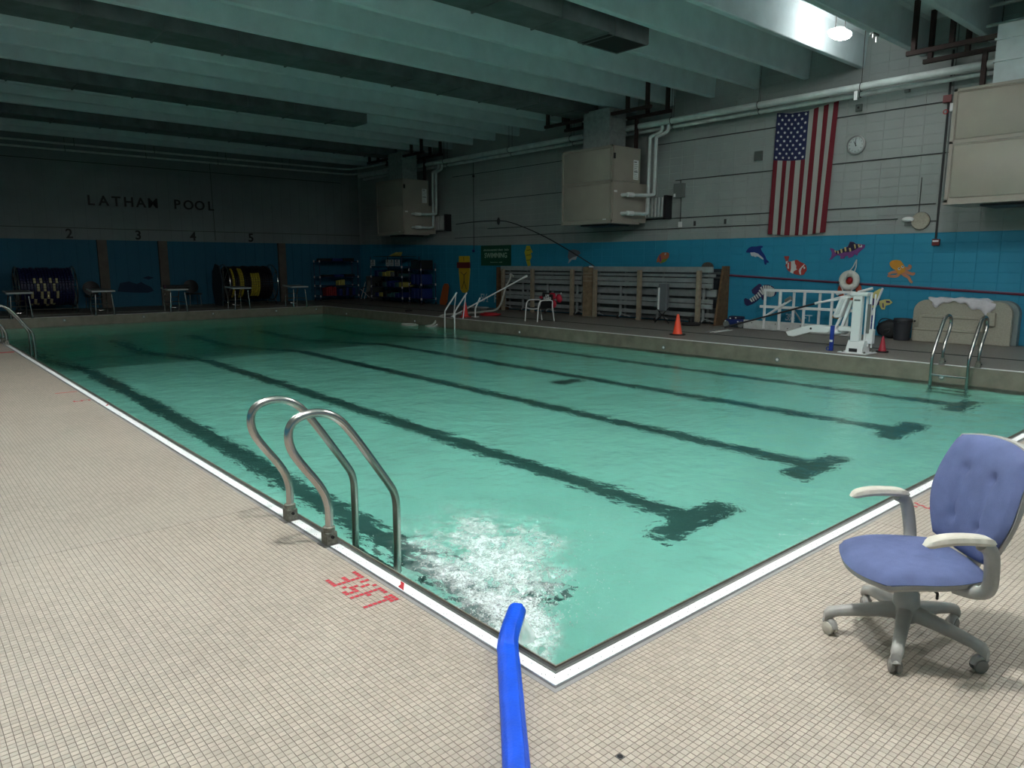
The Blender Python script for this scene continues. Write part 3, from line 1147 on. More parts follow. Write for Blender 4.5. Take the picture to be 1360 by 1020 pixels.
duct('farthest dark sheet duct, running to the air handler in the far corner', 22.05, 22.9, 5.46, 5.95, XL, 13.35, 1.25)

# ================================================================ air handlers hung on the flag wall
def handler(dy, label, bright):
    Y0, Y1 = (11.03 + dy, 12.85 + dy)
    if bright:
        Y0, Y1 = 1.36, 3.20
    X0, X1, Z0, Z1 = 12.80, 13.93, 2.60, 4.53
    t = thing('air_handler', label, 'air handler', (13.3, (Y0 + Y1) / 2, Z0), 'beige air handlers hung on the flag wall')
    MB().bbox(X0 + .02, X1, Y0 + .01, Y1 - .01, Z0, Z1, .008).build('cabinet', BEIGE_CAB, t)
    zm = Z0 + 1.03
    # two framed panels facing the pool
    for za, zb in ((Z0 + .05, zm - .02), (zm + .02, Z1 - .04)):
        p = MB().bbox(X0 + .006, X0 + .03, Y0 + .07, Y1 - .07, za + .03, zb - .03, .02)
        p.build('access_panel', BEIGE_CAB, t, smooth=True)
    fr = MB()
    fr.box(X0, X0 + .03, Y0, Y0 + .055, Z0, Z1).box(X0, X0 + .03, Y1 - .055, Y1, Z0, Z1)
    fr.box(X0, X0 + .03, Y0, Y1, Z1 - .045, Z1).box(X0, X0 + .03, Y0, Y1, Z0, Z0 + .055).box(X0, X0 + .03, Y0, Y1, zm - .02, zm + .02)
    fr.build('front_frame', BEIGE_CAB, t)
    # side facing the near end of the pool
    s = MB().box(X0 + .05, X1 - .03, Y0 - .008, Y0 + .02, zm + .02, Z1 - .03)
    s.build('side_panel', BEIGE_CAB, t)
    s = MB().box(X0 + .05, X1 + .3 - .03, Y0 - .008, Y0 + .02, Z0 + .04, zm - .02).box(X1 - .02, X1 + .28, Y0, Y1, Z0 + .02, zm)
    s.build('lower_side_panel', BEIGE_CAB, t)
    MB().box(X0 + .25, X1 - .05, Y0 + .3, Y1 - .5, Z0 - .07, Z0).build('drain_pan', M('dark_pan', (.03, .035, .035), .5), t)
    rim = MB().box(X0 - .012, X1, Y0 - .012, Y1 + .012, Z0 - .03, Z0 + .004)
    rim.build('bottom_rail', BEIGE_CAB, t)
    MB().bbox(X0 + .03, X0 + .10, Y0 - .03, Y0 - .008, Z1 - .34, Z1 - .20, .006).build('latch', BLACK, t)
    pl = MB().box(X1 - .30, X1 - .10, Y0 - .013, Y0 - .008, 3.72, 4.22)
    plate = pl.build('notice_plate', WHITE, t)
    ln = MB()
    for k in range(9):
        zz = 3.76 + k * .05
        ln.box(X1 - .28, X1 - .13 - .02 * (k % 3), Y0 - .0145, Y0 - .013, zz, zz + (.022 if k in (3, 8) else .008))
    ln.build('printed_lines', BLACK, plate)
    MB().box(X0 + .08, X0 + .20, Y0 - .012, Y0 - .008, 3.36, 3.41).build('small_label', WHITE, t)
    MB().box(X0 - .004, X0, Y0 + .18, Y0 + .30, 2.66, 2.69).build('small_label', WHITE, t)
    # hanging steel
    for xx in (13.05, 13.85):
        a, b = Y0 - 1.0, Y1 + .95
        MB().bbox(xx - .04, xx + .04, a, b, 5.30, 5.38, .004).build('support_beam', BROWN_STEEL, t)
        for yy in (a + .12, a + .75, b - .75, b - .12):
            MB().bbox(xx - .045, xx + .045, yy - .04, yy + .04, 5.38, HC - .01, .004).build('hanger_post', BROWN_STEEL, t)
    for yy in (Y0 + .1, Y1 - .1):
        MB().bbox(13.80, 13.88, yy - .04, yy + .04, Z1, 5.31, .004).build('hanger_post', BROWN_STEEL, t)
    return t, Y0, Y1
def riser(Y0, Y1, label, mat):
    t = thing('duct_riser', label, 'duct', (13.2, Y0 + .75, 4.53))
    MB().box(12.98, 13.62, Y0 + .28, Y1 - .62, 4.53, 5.50).build('riser_body', mat, t)
    for z in (4.9, 5.25):
        MB().box(12.955, 13.645, Y0 + .255, Y1 - .595, z, z + .035).build('seam_flange', mat, t)
    MB().box(12.94, 13.66, Y0 + .24, Y1 - .58, 4.53, 4.565).build('collar', mat, t)
    return t
_, a, b = handler(0, 'beige air handler in the middle of the flag wall beside white looped pipes', False)
riser(a, b, 'dull sheet duct riser on top of the middle air handler', GALV)
_, a, b = handler(9.87, 'dim air handler high in the far corner of the hall', False)
riser(a, b, 'dim sheet duct riser on top of the far corner air handler', GALV)
_, a, b = handler(0, 'large beige air handler with two framed panels at the upper right edge', True)
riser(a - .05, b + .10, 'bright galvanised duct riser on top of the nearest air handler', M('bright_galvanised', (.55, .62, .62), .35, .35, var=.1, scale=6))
for dy, lb in ((0, 'middle'), (9.87, 'far corner')):
    t = thing('coil_duct', 'short corrugated metal duct box beside the %s air handler' % lb, 'duct', (14.2, 10.62 + dy, 2.73), 'corrugated boxes beside the air handlers')
    MB().box(14.20, XW - .015, 10.42 + dy, 11.2 + dy, 2.75, 3.27).build('box_body', GALV, t)
    for k in range(6):
        yy = 10.46 + dy + k * .11
        MB().bbox(14.18, 14.20, yy, yy + .05, 2.76, 3.26, .006).build('rib', M('bright_foil', (.6, .62, .6), .3, .6), t)
    MB().box(14.17, XW - .015, 10.34 + dy, 10.42 + dy, 2.71, 3.31).build('end_flange', BLACK, t)
    # insulated pipes
    for q, (yy, zt, zb, dx) in enumerate(((10.72 + dy, 4.80, 2.83, 0), (10.52 + dy, 4.78, 3.30, .0))):
        t = thing('insulated_pipe', ('outer' if q else 'inner') + ' white insulated pipe looping down beside the %s air handler' % lb, 'pipe', (13.9, yy, zb), 'white pipes beside the air handlers')
        pts = [(13.18, 10.93 + dy + .09, zb), (13.18, 10.88 + dy, zb), (13.22, 10.84 + dy, zb), (13.55, 10.84 + dy - .02, zb), (13.86, yy + .02, zb), (13.9, yy, zb + .05), (13.9, yy, zt - .05), (13.9, yy - .03, zt), (13.9, yy - .30, zt + .05), (13.9, yy - .38, zt + .11), (13.9, yy - .38, 5.02)]
        MB().tube(smooth_path(pts, 1), .045, 12).build('lagged_pipe', PIPE, t, smooth=True)
        MB().tube([(13.20, 10.835 + dy, zb), (13.42, 10.83 + dy, zb)], .062, 12).build('thick_lagging', WHITE, t, smooth=True)

# ================================================================ pipework under the ceiling
def pipe(label, pts, r, hangers=(), mat=PIPE, group='painted pipes under the ceiling'):
    t = thing('ceiling_pipe', label, 'pipe', pts[0], group)
    MB().tube(pts, r, 16).build('pipe_run', mat, t, smooth=True)
    for h in hangers:
        h = Vector(h)
        ax = 'y' if abs(pts[0][1] - pts[1][1]) > abs(pts[0][0] - pts[1][0]) else 'x'
        m_ = MB()
        m_.tube(arc((h.x if ax == 'y' else h.y, h.z), r + .008, 0, 360, 20, 'xz' if ax == 'y' else 'yz', h.y if ax == 'y' else h.x)[:-1], .008, 6, closed=True)
        m_.build('clevis_ring', BLACK, t)
        MB().tube([(h.x, h.y, h.z + r), (h.x, h.y, HC)], .006, 6).build('hanger_rod', BROWN_STEEL, t)
    return t
hy = [5.32, 7.63, 10.05, 13.6, 16.35, 19.86, 2.9]
pipe('thick pale pipe along the top of the flag wall, upper of the pair', [(13.9, -5.9, 5.10), (13.9, 25.9, 5.10)], .075, [(13.9, y, 5.10) for y in hy])
pipe('thinner pale pipe just below the thick one on the flag wall', [(14.12, -5.9, 5.0), (14.12, 25.9, 5.0)], .05, [(14.12, y + .1, 5.0) for y in hy[:6]])
hx_ = [0.9, 3.7, 6.18, 8.68, 11.21]
pipe('upper of the two thin pipes along the dark far wall', smooth_path([(XL, 26.6, 5.42), (13.4, 26.6, 5.42), (13.9, 26.2, 5.42), (13.9, 22.6, 5.42)], 1), .035, [(x, 26.6, 5.42) for x in hx_])
pipe('lower of the two thin pipes along the dark far wall', smooth_path([(XL, 26.75, 5.24), (13.6, 26.75, 5.24), (14.1, 26.3, 5.24), (14.1, 22.6, 5.24)], 1), .035, [(x - .25, 26.75, 5.24) for x in hx_])
tag(MB().bbox(13.80, 13.84, 5.35, 5.42, 4.84, 5.02, .012).build('pipe_tag', WHITE), 'small white tag hanging from the thick pale pipe right of the flag', 'tag')
for x, z, lb in ((13.75, 6.05, 'upper'), (13.75, 5.72, 'lower')):
    pipe('thin pale conduit crossing the last bay at the top right, the %s one' % lb, [(x, -1.5, z), (x, 3.1, z)], .028, mat=PIPE, group='conduits in the last bay')

# ================================================================ fittings on the flag wall
WB = XW - .007      # face of the blocks
def wbox(name, label, cat, y, z, w, h, d, mat, b=.004, group=None, build=None):
    t = thing(name, label, cat, (WB - d, y, z - h / 2), group)
    MB().bbox(WB - d, WB + .001, y - w / 2, y + w / 2, z - h / 2, z + h / 2, min(b, d * .4)).build('body', mat, t)
    return t
CABLE = M('dark_conduit', (0.03, 0.035, 0.035), 0.6)
for z, ya, yb, lb in ((2.45, 4.6, 20.0, 'lowest'), (2.72, 3.9, 18.1, 'second lowest'), (3.69, 3.75, 10.25, 'middle'), (4.66, 3.9, 10.9, 'upper'), (3.69, 12.9, 18.5, 'middle left'), (4.62, 12.9, 20.1, 'upper left')):
    tag(MB().tube([(WB - .012, ya, z), (WB - .012, yb, z)], .011, 6).build('wall_conduit', CABLE), 'thin dark conduit along the grey block wall, the %s run' % lb, 'conduit', 'dark conduits on the flag wall')
t = thing('fire_conduit', 'vertical dark conduit pair beside the nearest air handler', 'conduit', (WB - .02, 3.83, 2.05))
MB().tube([(WB - .02, 3.835, 2.03), (WB - .02, 3.835, 5.6)], .02, 8).build('conduit', CABLE, t)
MB().tube([(WB - .035, 3.77, 2.75), (WB - .035, 3.77, 6.1)], .012, 8).build('thin_conduit', GREYB, t)
MB().bbox(WB - .09, WB, 3.77, 3.92, 4.63, 4.77, .006).build('red_box', M('dark_red', (.16, .02, .02), .4), t)
MB().bbox(WB - .10, WB, 3.72, 3.78, 4.45, 4.60, .006).build('white_valve', WHITE, t)
MB().tube(arc((3.86, 4.46), .04, 0, 360, 12, 'yz', WB - .06)[:-1], .008, 6, closed=True).build('red_ring', RED, t)
t = thing('fire_alarm', 'dark red fire alarm with white lettering at the end of the conduit', 'alarm', (WB - .06, 3.82, 1.9))
MB().bbox(WB - .06, WB, 3.75, 3.89, 1.89, 2.02, .008).build('body', M('dark_red', (.16, .02, .02), .4), t)
MB().bbox(WB - .064, WB - .058, 3.765, 3.875, 1.965, 1.995, .001).build('white_panel', M('alarm_panel', (.9, .9, .9), .4), t)
t = wbox('junction_box', 'grey metal junction box right of the central air handler', 'box', 10.08, 3.42, .30, .36, .12, GREYB)
MB().box(WB - .124, WB - .12, 10.16, 10.22, 3.26, 3.34).build('label_patch', WHITE, t)
MB().tube([(WB - .02, 10.08, 3.6), (WB - .02, 10.08, 3.69)], .012, 6).build('feed', CABLE, t)
MB().tube([(WB - .02, 10.05, 2.6), (WB - .02, 10.05, 3.24)], .01, 6).build('drop', CABLE, t)
wbox('wall_outlet', 'small white outlet below the grey junction box', 'outlet', 10.05, 2.55, .10, .14, .04, WHITE)
wbox('motion_sensor', 'dark square sensor on the grey blocks left of the flag', 'sensor', 7.87, 4.06, .20, .22, .05, M('sensor_dark', (.10, .12, .11), .5))
t = wbox('speaker_box', 'small dark square box above the clock', 'box', 5.57, 4.80, .13, .14, .05, M('sensor_dark', (.10, .12, .11), .5))
MB().lathe([(.025, 0), (.02, .004)], (WB - .055, 5.57, 4.80), axis='x', n=12).build('lens', BLACK, t)
wbox('wall_bracket', 'small grey bracket high on the wall between clock and alarm conduit', 'bracket', 4.62, 5.02, .10, .13, .05, GREYB)
t = wbox('wall_bracket', 'pale grey box on the wall just above the right side of the flag', 'box', 6.35, 5.10, .20, .16, .05, GREYB)
for y, z, lb in ((8.7, 2.57, 'right'), (9.6, 2.56, 'left')):
    wbox('wall_bracket', 'tiny dark bracket under the junction box, the %s of the pair' % lb, 'bracket', y, z, .05, .12, .03, CABLE)
t = thing('emergency_light', 'white rounded emergency light beside the round beige horn', 'light', (WB - .1, 4.38, 2.37))
MB().sphere((WB - .06, 4.38, 2.43), .06, sc=(1, 2.0, .9)).build('housing', WHITE, t, smooth=True)
MB().box(WB - .03, WB, 4.28, 4.45, 2.30, 2.38).build('backplate', GREYB, t)
t = thing('wall_horn', 'round beige speaker disc low on the grey blocks right of the clock', 'speaker', (WB - .06, 4.15, 2.20))
MB().lathe([(.17, 0), (.175, -.03), (.16, -.045), (.13, -.04), (.02, -.035)], (WB, 4.15, 2.39), axis='x', n=28).build('disc', M('horn_beige', (.42, .38, .30), .6, var=.2, scale=30), t, smooth=True)
MB().lathe([(.18, 0), (.18, -.02), (.172, -.02)], (WB, 4.15, 2.39), axis='x', n=28).build('rim', CABLE, t)
MB().tube([(WB - .012, 4.20, 2.56), (WB - .012, 4.20, 3.25)], .008, 6).build('feed', CABLE, t)
MB().tube([(WB - .012, 3.98, 2.38), (WB - .012, 3.86, 2.38)], .01, 6).build('side_feed', CABLE, t)
# clock
t = thing('wall_clock', 'round clock with a steel rim on the grey blocks right of the flag', 'clock', (WB - .06, 5.57, 3.83))
cy, cz = 5.57, 4.04
MB().lathe([(.195, 0), (.205, -.02), (.20, -.05), (.182, -.055), (.178, -.04)], (WB, cy, cz), axis='x', n=36).build('rim', M('clock_rim', (.35, .36, .35), .35, .6), t, smooth=True)
MB().lathe([(.18, 0), (.178, -.038), (.10, -.046), (.02, -.05)], (WB, cy, cz), axis='x', n=36).build('dial', M('clock_dial', (.50, .56, .55), .12, var=.1, scale=8), t, smooth=True)
nm = MB()
for k in range(12):
    a = R2(90 - 30 * k)
    tm_ = text_mb(str(12 if k == 0 else k), .045, .002)
    tm_.v = [(p[0], p[1] - .016, p[2]) for p in tm_.v]
    tm_.xf(on_right(cy - .135 * math.cos(a), cz + .135 * math.sin(a), WB - .052))
    nm.add(tm_.v, tm_.f)
nm.build('numerals', BLACK, t)
for nm_, ang, ln_, w_ in (('hour_hand', 120, .085, .010), ('minute_hand', 92, .12, .007)):
    a = R2(ang)
    d = Vector((0, -math.cos(a), math.sin(a)))
    n_ = Vector((0, -math.sin(a), -math.cos(a)))
    c0 = Vector((WB - .054, cy, cz))
    p = [c0 - d * .03 + n_ * w_, c0 - d * .03 - n_ * w_, c0 + d * ln_ - n_ * w_ * .5, c0 + d * ln_ + n_ * w_ * .5]
    MB().hexa(p, [q - Vector((.003, 0, 0)) for q in p]).build(nm_, BLACK, t)
# pipe-like red line
t = thing('red_rail', 'long thin dark red pipe sloping gently along the blue wall', 'pipe', (WB - .02, 8.2, 1.2))
MB().tube([(WB - .02, 8.5, 1.235), (WB - .02, 5.0, 1.078), (WB - .02, 1.0, .90), (WB - .02, -2.0, .77)], .014, 8).build('rail_run', M('dark_red_line', (.13, .01, .035), .5), t)
MB().tube([(WB - .02, 8.5, 1.262), (WB - .02, 5.0, 1.105), (WB - .02, 1.0, .927), (WB - .02, -2.0, .797)], .007, 6).build('faded_edge', M('pink_line', (.30, .10, .16), .6), t)

# ================================================================ flag
FR = M('flag_red_cloth', (0.15, 0.008, 0.018), 0.85)
FW = M('flag_white_cloth', (0.38, 0.385, 0.35), 0.85)
FB = M('flag_blue_cloth', (0.012, 0.018, 0.075), 0.85)
def flagp(u, v, off=0.0):
    """u 0..1 from canton side to the other, v 0..1 from top to bottom"""
    yl, yr = 7.44 + .045 * v, 6.0 + .10 * v
    y = yl + (yr - yl) * u
    zt = 4.975 - .075 * math.sin(math.pi * min(1, u * 1.15)) + .075 * max(0, u - .35) ** 1.3
    zb = 2.225 - .045 * math.sin(math.pi * u)
    z = zt + (zb - zt) * v
    x = WB - .045 - .018 * math.sin(u * 21 + 2.2 * v) * (.3 + .7 * v) - .02 * v * math.sin(u * 8) - off
    y += .012 * math.sin(u * 21 + 1.0) * v
    return (x, y, z)
flag = thing('national_flag', 'large flag with stars and stripes hung vertically on the grey block wall', 'flag', (WB - .05, 6.75, 4.95))
def patch(u0, u1, v0, v1, nu, nv, off=0.0):
    v, f = [], []
    for s in (0, 1):
        for j in range(nv + 1):
            for i in range(nu + 1):
                v.append(flagp(u0 + (u1 - u0) * i / nu, v0 + (v1 - v0) * j / nv, off + .003 * s))
    N = (nu + 1) * (nv + 1)
    for j in range(nv):
        for i in range(nu):
            a = j * (nu + 1) + i
            f.append((a, a + 1, a + nu + 2, a + nu + 1))
            f.append((N + a, N + a + nu + 1, N + a + nu + 2, N + a + 1))
    return MB().add(v, f)
cv = .385
for k in range(13):
    v0 = cv if k < 7 else 0
    patch(k / 13, (k + 1) / 13, v0, 1, 4, 40).build('stripe', FR if k % 2 == 0 else FW, flag, smooth=True)
patch(0, 7 / 13, 0, cv, 24, 18).build('canton', FB, flag, smooth=True)
for r in range(11):
    cols = [0, 1, 2, 3, 4] if r % 2 == 0 else [.5, 1.5, 2.5, 3.5]
    for c in cols:
        u0 = (7 / 13) * (.09 + c * .205)
        v0 = cv * (.06 + r * .088)
        v = []
        for q in range(10):
            rr = .038 if q % 2 == 0 else .016
            a = R2(90 + 36 * q)
            v.append(flagp(u0 + rr * math.cos(a) / 1.44, v0 - rr * math.sin(a) / 2.75, .005))
        MB().add(v, [tuple(range(10))]).build('star', M('star_white', (.68, .68, .68), .8), flag)
MB().tube([flagp(0, 0), flagp(.25, 0), flagp(.5, 0), flagp(.75, 0), flagp(1, 0)], .012, 6).build('heading', FW, flag)

# ================================================================ painted wooden sea creatures on the blue wall
DEC = json.loads('''{"dolphin_body":[[8.077,1.812],[8.057,1.859],[8.008,1.911],[7.935,1.943],[7.816,1.939],[7.75,1.953],[7.692,1.959],[7.64,1.951],[7.645,1.912],[7.688,1.9],[7.663,1.84],[7.6,1.768],[7.552,1.702],[7.526,1.636],[7.458,1.584],[7.47,1.551],[7.514,1.564],[7.518,1.505],[7.555,1.511],[7.58,1.571],[7.591,1.636],[7.654,1.702],[7.746,1.769],[7.852,1.803],[7.955,1.791],[8.061,1.799]],"dolphin_belly":[[7.956,1.798],[7.852,1.803],[7.746,1.769],[7.654,1.702],[7.6,1.656],[7.598,1.623],[7.651,1.65],[7.727,1.696],[7.787,1.71],[7.793,1.687],[7.845,1.697],[7.869,1.724],[7.883,1.704],[7.929,1.724]],"clown_body":[[6.93,1.576],[6.842,1.589],[6.802,1.608],[6.762,1.62],[6.721,1.608],[6.692,1.582],[6.637,1.557],[6.568,1.532],[6.518,1.482],[6.5,1.419],[6.504,1.368],[6.534,1.33],[6.564,1.28],[6.643,1.266],[6.739,1.277],[6.823,1.308],[6.893,1.333],[6.958,1.378],[6.997,1.448],[7.028,1.493],[7.004,1.544],[6.972,1.583]],"clown_tail":[[7.077,1.705],[6.945,1.704],[6.956,1.659],[6.971,1.57],[7.012,1.57],[7.053,1.66]],"clown_w1":[[6.889,1.583],[6.802,1.602],[6.79,1.532],[6.753,1.481],[6.755,1.417],[6.72,1.405],[6.773,1.379],[6.812,1.353],[6.815,1.302],[6.893,1.333],[6.879,1.429]],"clown_w2":[[6.617,1.469],[6.567,1.519],[6.553,1.507],[6.615,1.431],[6.637,1.367],[6.624,1.279],[6.659,1.291],[6.684,1.367],[6.667,1.418]],"clown_w3":[[7.02,1.576],[6.973,1.602],[6.977,1.557],[7.002,1.519]],"clown_w4":[[6.969,1.544],[6.942,1.557],[6.932,1.41],[6.968,1.429]],"clown_eye":[[6.583,1.456],[6.557,1.466],[6.533,1.45],[6.534,1.421],[6.56,1.408],[6.584,1.428]],"clown_pup":[[6.586,1.441],[6.569,1.444],[6.565,1.426],[6.582,1.423]],"purp_body":[[5.988,1.622],[5.944,1.693],[5.934,1.772],[5.999,1.876],[5.908,1.859],[5.837,1.779],[5.76,1.818],[5.667,1.863],[5.592,1.909],[5.552,2.009],[5.473,1.999],[5.424,1.96],[5.315,1.95],[5.222,1.933],[5.232,1.872],[5.304,1.812],[5.361,1.751],[5.373,1.705],[5.405,1.721],[5.437,1.736],[5.479,1.675],[5.556,1.652],[5.576,1.706],[5.638,1.691],[5.651,1.644],[5.746,1.637],[5.734,1.692],[5.801,1.724],[5.863,1.693],[5.939,1.622]],"purp_back":[[5.871,1.803],[5.761,1.83],[5.59,1.893],[5.552,2.004],[5.465,1.991],[5.407,1.949],[5.345,1.941],[5.355,1.874],[5.444,1.821],[5.551,1.784],[5.661,1.777],[5.723,1.762],[5.826,1.74]],"purp_eye":[[5.336,1.927],[5.306,1.938],[5.278,1.916],[5.282,1.885],[5.309,1.879],[5.333,1.901]],"oct_head":[[4.685,1.55],[4.646,1.595],[4.56,1.61],[4.473,1.595],[4.411,1.52],[4.362,1.447],[4.363,1.373],[4.423,1.328],[4.493,1.312],[4.535,1.386],[4.618,1.431],[4.673,1.49]],"oct_t1":[[4.465,1.327],[4.518,1.274],[4.604,1.266],[4.707,1.279]],"oct_t2":[[4.511,1.364],[4.611,1.356],[4.695,1.317]],"oct_t3":[[4.424,1.343],[4.348,1.284],[4.282,1.255],[4.24,1.167],[4.203,1.146]],"oct_t4":[[4.399,1.387],[4.297,1.344],[4.196,1.308],[4.186,1.352]],"oct_t5":[[4.375,1.432],[4.29,1.432],[4.259,1.477],[4.31,1.499]],"oct_e1":[[4.51,1.439],[4.483,1.458],[4.458,1.439],[4.458,1.409],[4.482,1.396],[4.505,1.412]],"oct_e2":[[4.445,1.479],[4.419,1.498],[4.39,1.479],[4.39,1.45],[4.415,1.438],[4.439,1.455]],"oct_p1":[[4.492,1.44],[4.469,1.443],[4.465,1.422],[4.487,1.419]],"oct_p2":[[4.427,1.482],[4.405,1.485],[4.4,1.464],[4.423,1.461]],"zeb_body":[[7.917,0.653],[7.796,0.742],[7.678,0.859],[7.623,0.972],[7.545,1.03],[7.423,1.032],[7.32,0.998],[7.234,0.908],[7.209,0.835],[7.264,0.76],[7.363,0.738],[7.446,0.754],[7.529,0.788],[7.608,0.73],[7.705,0.632],[7.826,0.552],[7.971,0.498],[8.038,0.543],[8.066,0.656],[8.026,0.696]],"zeb_fin":[[7.842,0.816],[7.868,0.891],[7.789,0.968],[7.669,1.055],[7.606,1.028],[7.64,0.916],[7.756,0.772]],"zeb_fin2":[[7.611,0.776],[7.445,0.745],[7.462,0.688],[7.573,0.665]],"yel_1":[[5.016,0.87],[4.941,0.939],[4.834,1.008],[4.783,0.976],[4.808,0.893],[4.864,0.792],[4.928,0.782],[4.997,0.837]],"yel_2":[[4.828,0.744],[4.72,0.781],[4.625,0.785],[4.557,0.722],[4.616,0.67],[4.693,0.651],[4.702,0.568],[4.766,0.565],[4.822,0.662]],"yel_3":[[5.01,0.587],[4.934,0.657],[4.925,0.541],[4.975,0.555]],"yel_p":[[5.027,0.803],[4.826,0.81],[4.815,0.678],[5.009,0.578]],"yel_s1":[[4.935,0.873],[4.897,0.899],[4.885,0.849],[4.918,0.823]],"yel_s2":[[4.76,0.697],[4.737,0.706],[4.721,0.6],[4.748,0.607]],"yel_s3":[[4.694,0.757],[4.615,0.752],[4.603,0.712],[4.682,0.714]],"par_body":[[10.776,1.655],[10.72,1.75],[10.605,1.832],[10.428,1.83],[10.383,1.794],[10.393,1.7],[10.505,1.583],[10.651,1.535],[10.713,1.583],[10.787,1.559]],"par_green":[[10.652,1.54],[10.582,1.642],[10.465,1.665],[10.415,1.677],[10.505,1.583]],"par_eye":[[10.529,1.795],[10.501,1.814],[10.47,1.795],[10.475,1.762],[10.513,1.755]],"par_s1":[[10.704,1.726],[10.661,1.761],[10.625,1.607],[10.668,1.583]],"ray_body":[[14.158,1.934],[13.937,1.959],[13.739,1.914],[13.658,1.843],[13.775,1.76],[13.933,1.733],[14.132,1.62],[14.195,1.734]],"ray_belly":[[14.171,1.534],[14.132,1.648],[13.973,1.719],[13.794,1.76],[13.852,1.647],[14.011,1.648]],"sea_body":[[16.098,2.11],[15.939,2.107],[15.893,2.016],[15.802,1.895],[15.892,1.866],[15.846,1.745],[15.936,1.624],[15.889,1.473],[16.026,1.442],[16.096,1.594],[16.143,1.777],[16.189,1.899],[16.121,2.02]],"purp_s":[[[5.881,1.819],[5.855,1.824],[5.841,1.784],[5.858,1.772]],[[5.823,1.811],[5.79,1.815],[5.774,1.76],[5.799,1.747]],[[5.754,1.849],[5.713,1.853],[5.696,1.775],[5.728,1.762]],[[5.669,1.887],[5.628,1.891],[5.611,1.805],[5.643,1.793]],[[5.565,1.87],[5.525,1.874],[5.508,1.804],[5.54,1.792]],[[5.461,1.945],[5.429,1.949],[5.412,1.864],[5.435,1.852]],[[5.376,1.944],[5.344,1.948],[5.328,1.886],[5.352,1.874]]],"zeb_s":[[[7.897,0.678],[7.83,0.609]],[[7.836,0.716],[7.778,0.629]],[[7.786,0.752],[7.718,0.66]],[[7.736,0.791],[7.668,0.699]],[[7.693,0.839],[7.608,0.739]],[[7.66,0.896],[7.55,0.788]],[[7.623,0.972],[7.531,0.807]],[[7.554,1.011],[7.51,0.798]],[[7.493,1.016],[7.466,0.763]],[[7.432,1.014],[7.425,0.751]],[[7.381,1.006],[7.384,0.745]],[[7.339,0.979],[7.344,0.746]],[[7.293,0.953],[7.314,0.755]],[[7.254,0.908],[7.285,0.769]]]}''')
def cut(name, mat, key, parent, off=0.0, th=.012, pts=None):
    p = pts if pts is not None else DEC[key]
    m_ = MB().prism([(a, b) for a, b in p], 'x', WB - off - th, WB - off)
    return m_.build(name, mat, parent)
def stroke(name, mat, key, parent, off=0.0, w=.03, pts=None):
    p = pts if pts is not None else DEC[key]
    pp = smooth_path([(0, a, b) for a, b in p], 2)
    n = len(pp)
    L_, R_ = [], []
    for i, q in enumerate(pp):
        d = (pp[min(i + 1, n - 1)] - pp[max(i - 1, 0)]).normalized()
        nn_ = Vector((0, -d.z, d.y))
        ww = w * (1 - .45 * i / n)
        L_.append(q + nn_ * ww)
        R_.append(q - nn_ * ww)
    m_ = MB()
    for i in range(n - 1):
        a = [Vector((WB - off, *q[1:])) for q in (L_[i], L_[i + 1], R_[i + 1], R_[i])]
        m_.hexa(a, [q - Vector((.012, 0, 0)) for q in a])
    return m_.build(name, mat, parent)
def creature(name, label, key):
    p = DEC[key]
    return thing(name, label, 'wall cutout', (WB, sum(q[0] for q in p) / len(p), min(q[1] for q in p)))
P_ = lambda n, c: M('cutout_' + n, c, .6, var=.08, scale=12)
t = creature('dolphin_cutout', 'dark blue leaping dolphin cutout with white belly on the blue wall', 'dolphin_body')
cut('body', P_('blue', (.006, .03, .20)), 'dolphin_body', t)
cut('belly', P_('white', (.62, .64, .68)), 'dolphin_belly', t, .012, .004)
t = creature('clownfish_cutout', 'red fish cutout with broad white bands below the dolphin cutout', 'clown_body')
cr_ = P_('red', (.42, .045, .035))
cut('body', cr_, 'clown_body', t)
cut('tail', cr_, 'clown_tail', t)
for k in ('clown_w1', 'clown_w2', 'clown_w3', 'clown_w4'):
    cut('white_band', P_('cream', (.66, .66, .62)), k, t, .012, .004)
e_ = cut('eye', P_('cream', (.66, .66, .62)), 'clown_eye', t, .016, .003)
cut('pupil', BLACK, 'clown_pup', e_, .019, .002)
t = creature('purple_fish_cutout', 'purple fish cutout with dark back and yellow bars above the ring buoy', 'purp_body')
cut('body', P_('purple', (.20, .055, .22)), 'purp_body', t)
cut('back', P_('dark', (.02, .015, .05)), 'purp_back', t, .012, .004)
for s_ in DEC['purp_s']:
    cut('yellow_bar', P_('yellow', (.62, .50, .20)), None, t, .016, .003, s_)
e_ = cut('eye', P_('cream', (.66, .66, .62)), 'purp_eye', t, .018, .003)
pc = DEC['purp_eye']
cut('pupil', BLACK, None, e_, .021, .002, [(pc[0][0] * .5 + q[0] * .5, pc[0][1] * .5 + q[1] * .5) for q in pc])
t = creature('octopus_cutout', 'orange octopus cutout with big white eyes on the blue wall', 'oct_head')
oc = P_('orange', (.62, .27, .02))
cut('head', oc, 'oct_head', t, .004)
for k in ('oct_t1', 'oct_t2', 'oct_t3', 'oct_t4', 'oct_t5'):
    stroke('tentacle', P_('pink_orange', (.55, .22, .12)), k, t, 0, .036)
for a, b in (('oct_e1', 'oct_p1'), ('oct_e2', 'oct_p2')):
    e_ = cut('eye', P_('cream', (.66, .66, .62)), a, t, .016, .004)
    cut('pupil', BLACK, b, e_, .020, .003)
t = creature('striped_fish_cutout', 'long dark fish cutout with white ribs behind the white lattice', 'zeb_body')
cut('body', P_('navy', (.02, .02, .10)), 'zeb_body', t)
cut('fin', P_('navy2', (.035, .02, .10)), 'zeb_fin', t, .004)
cut('fin', P_('navy2', (.035, .02, .10)), 'zeb_fin2', t, .004)
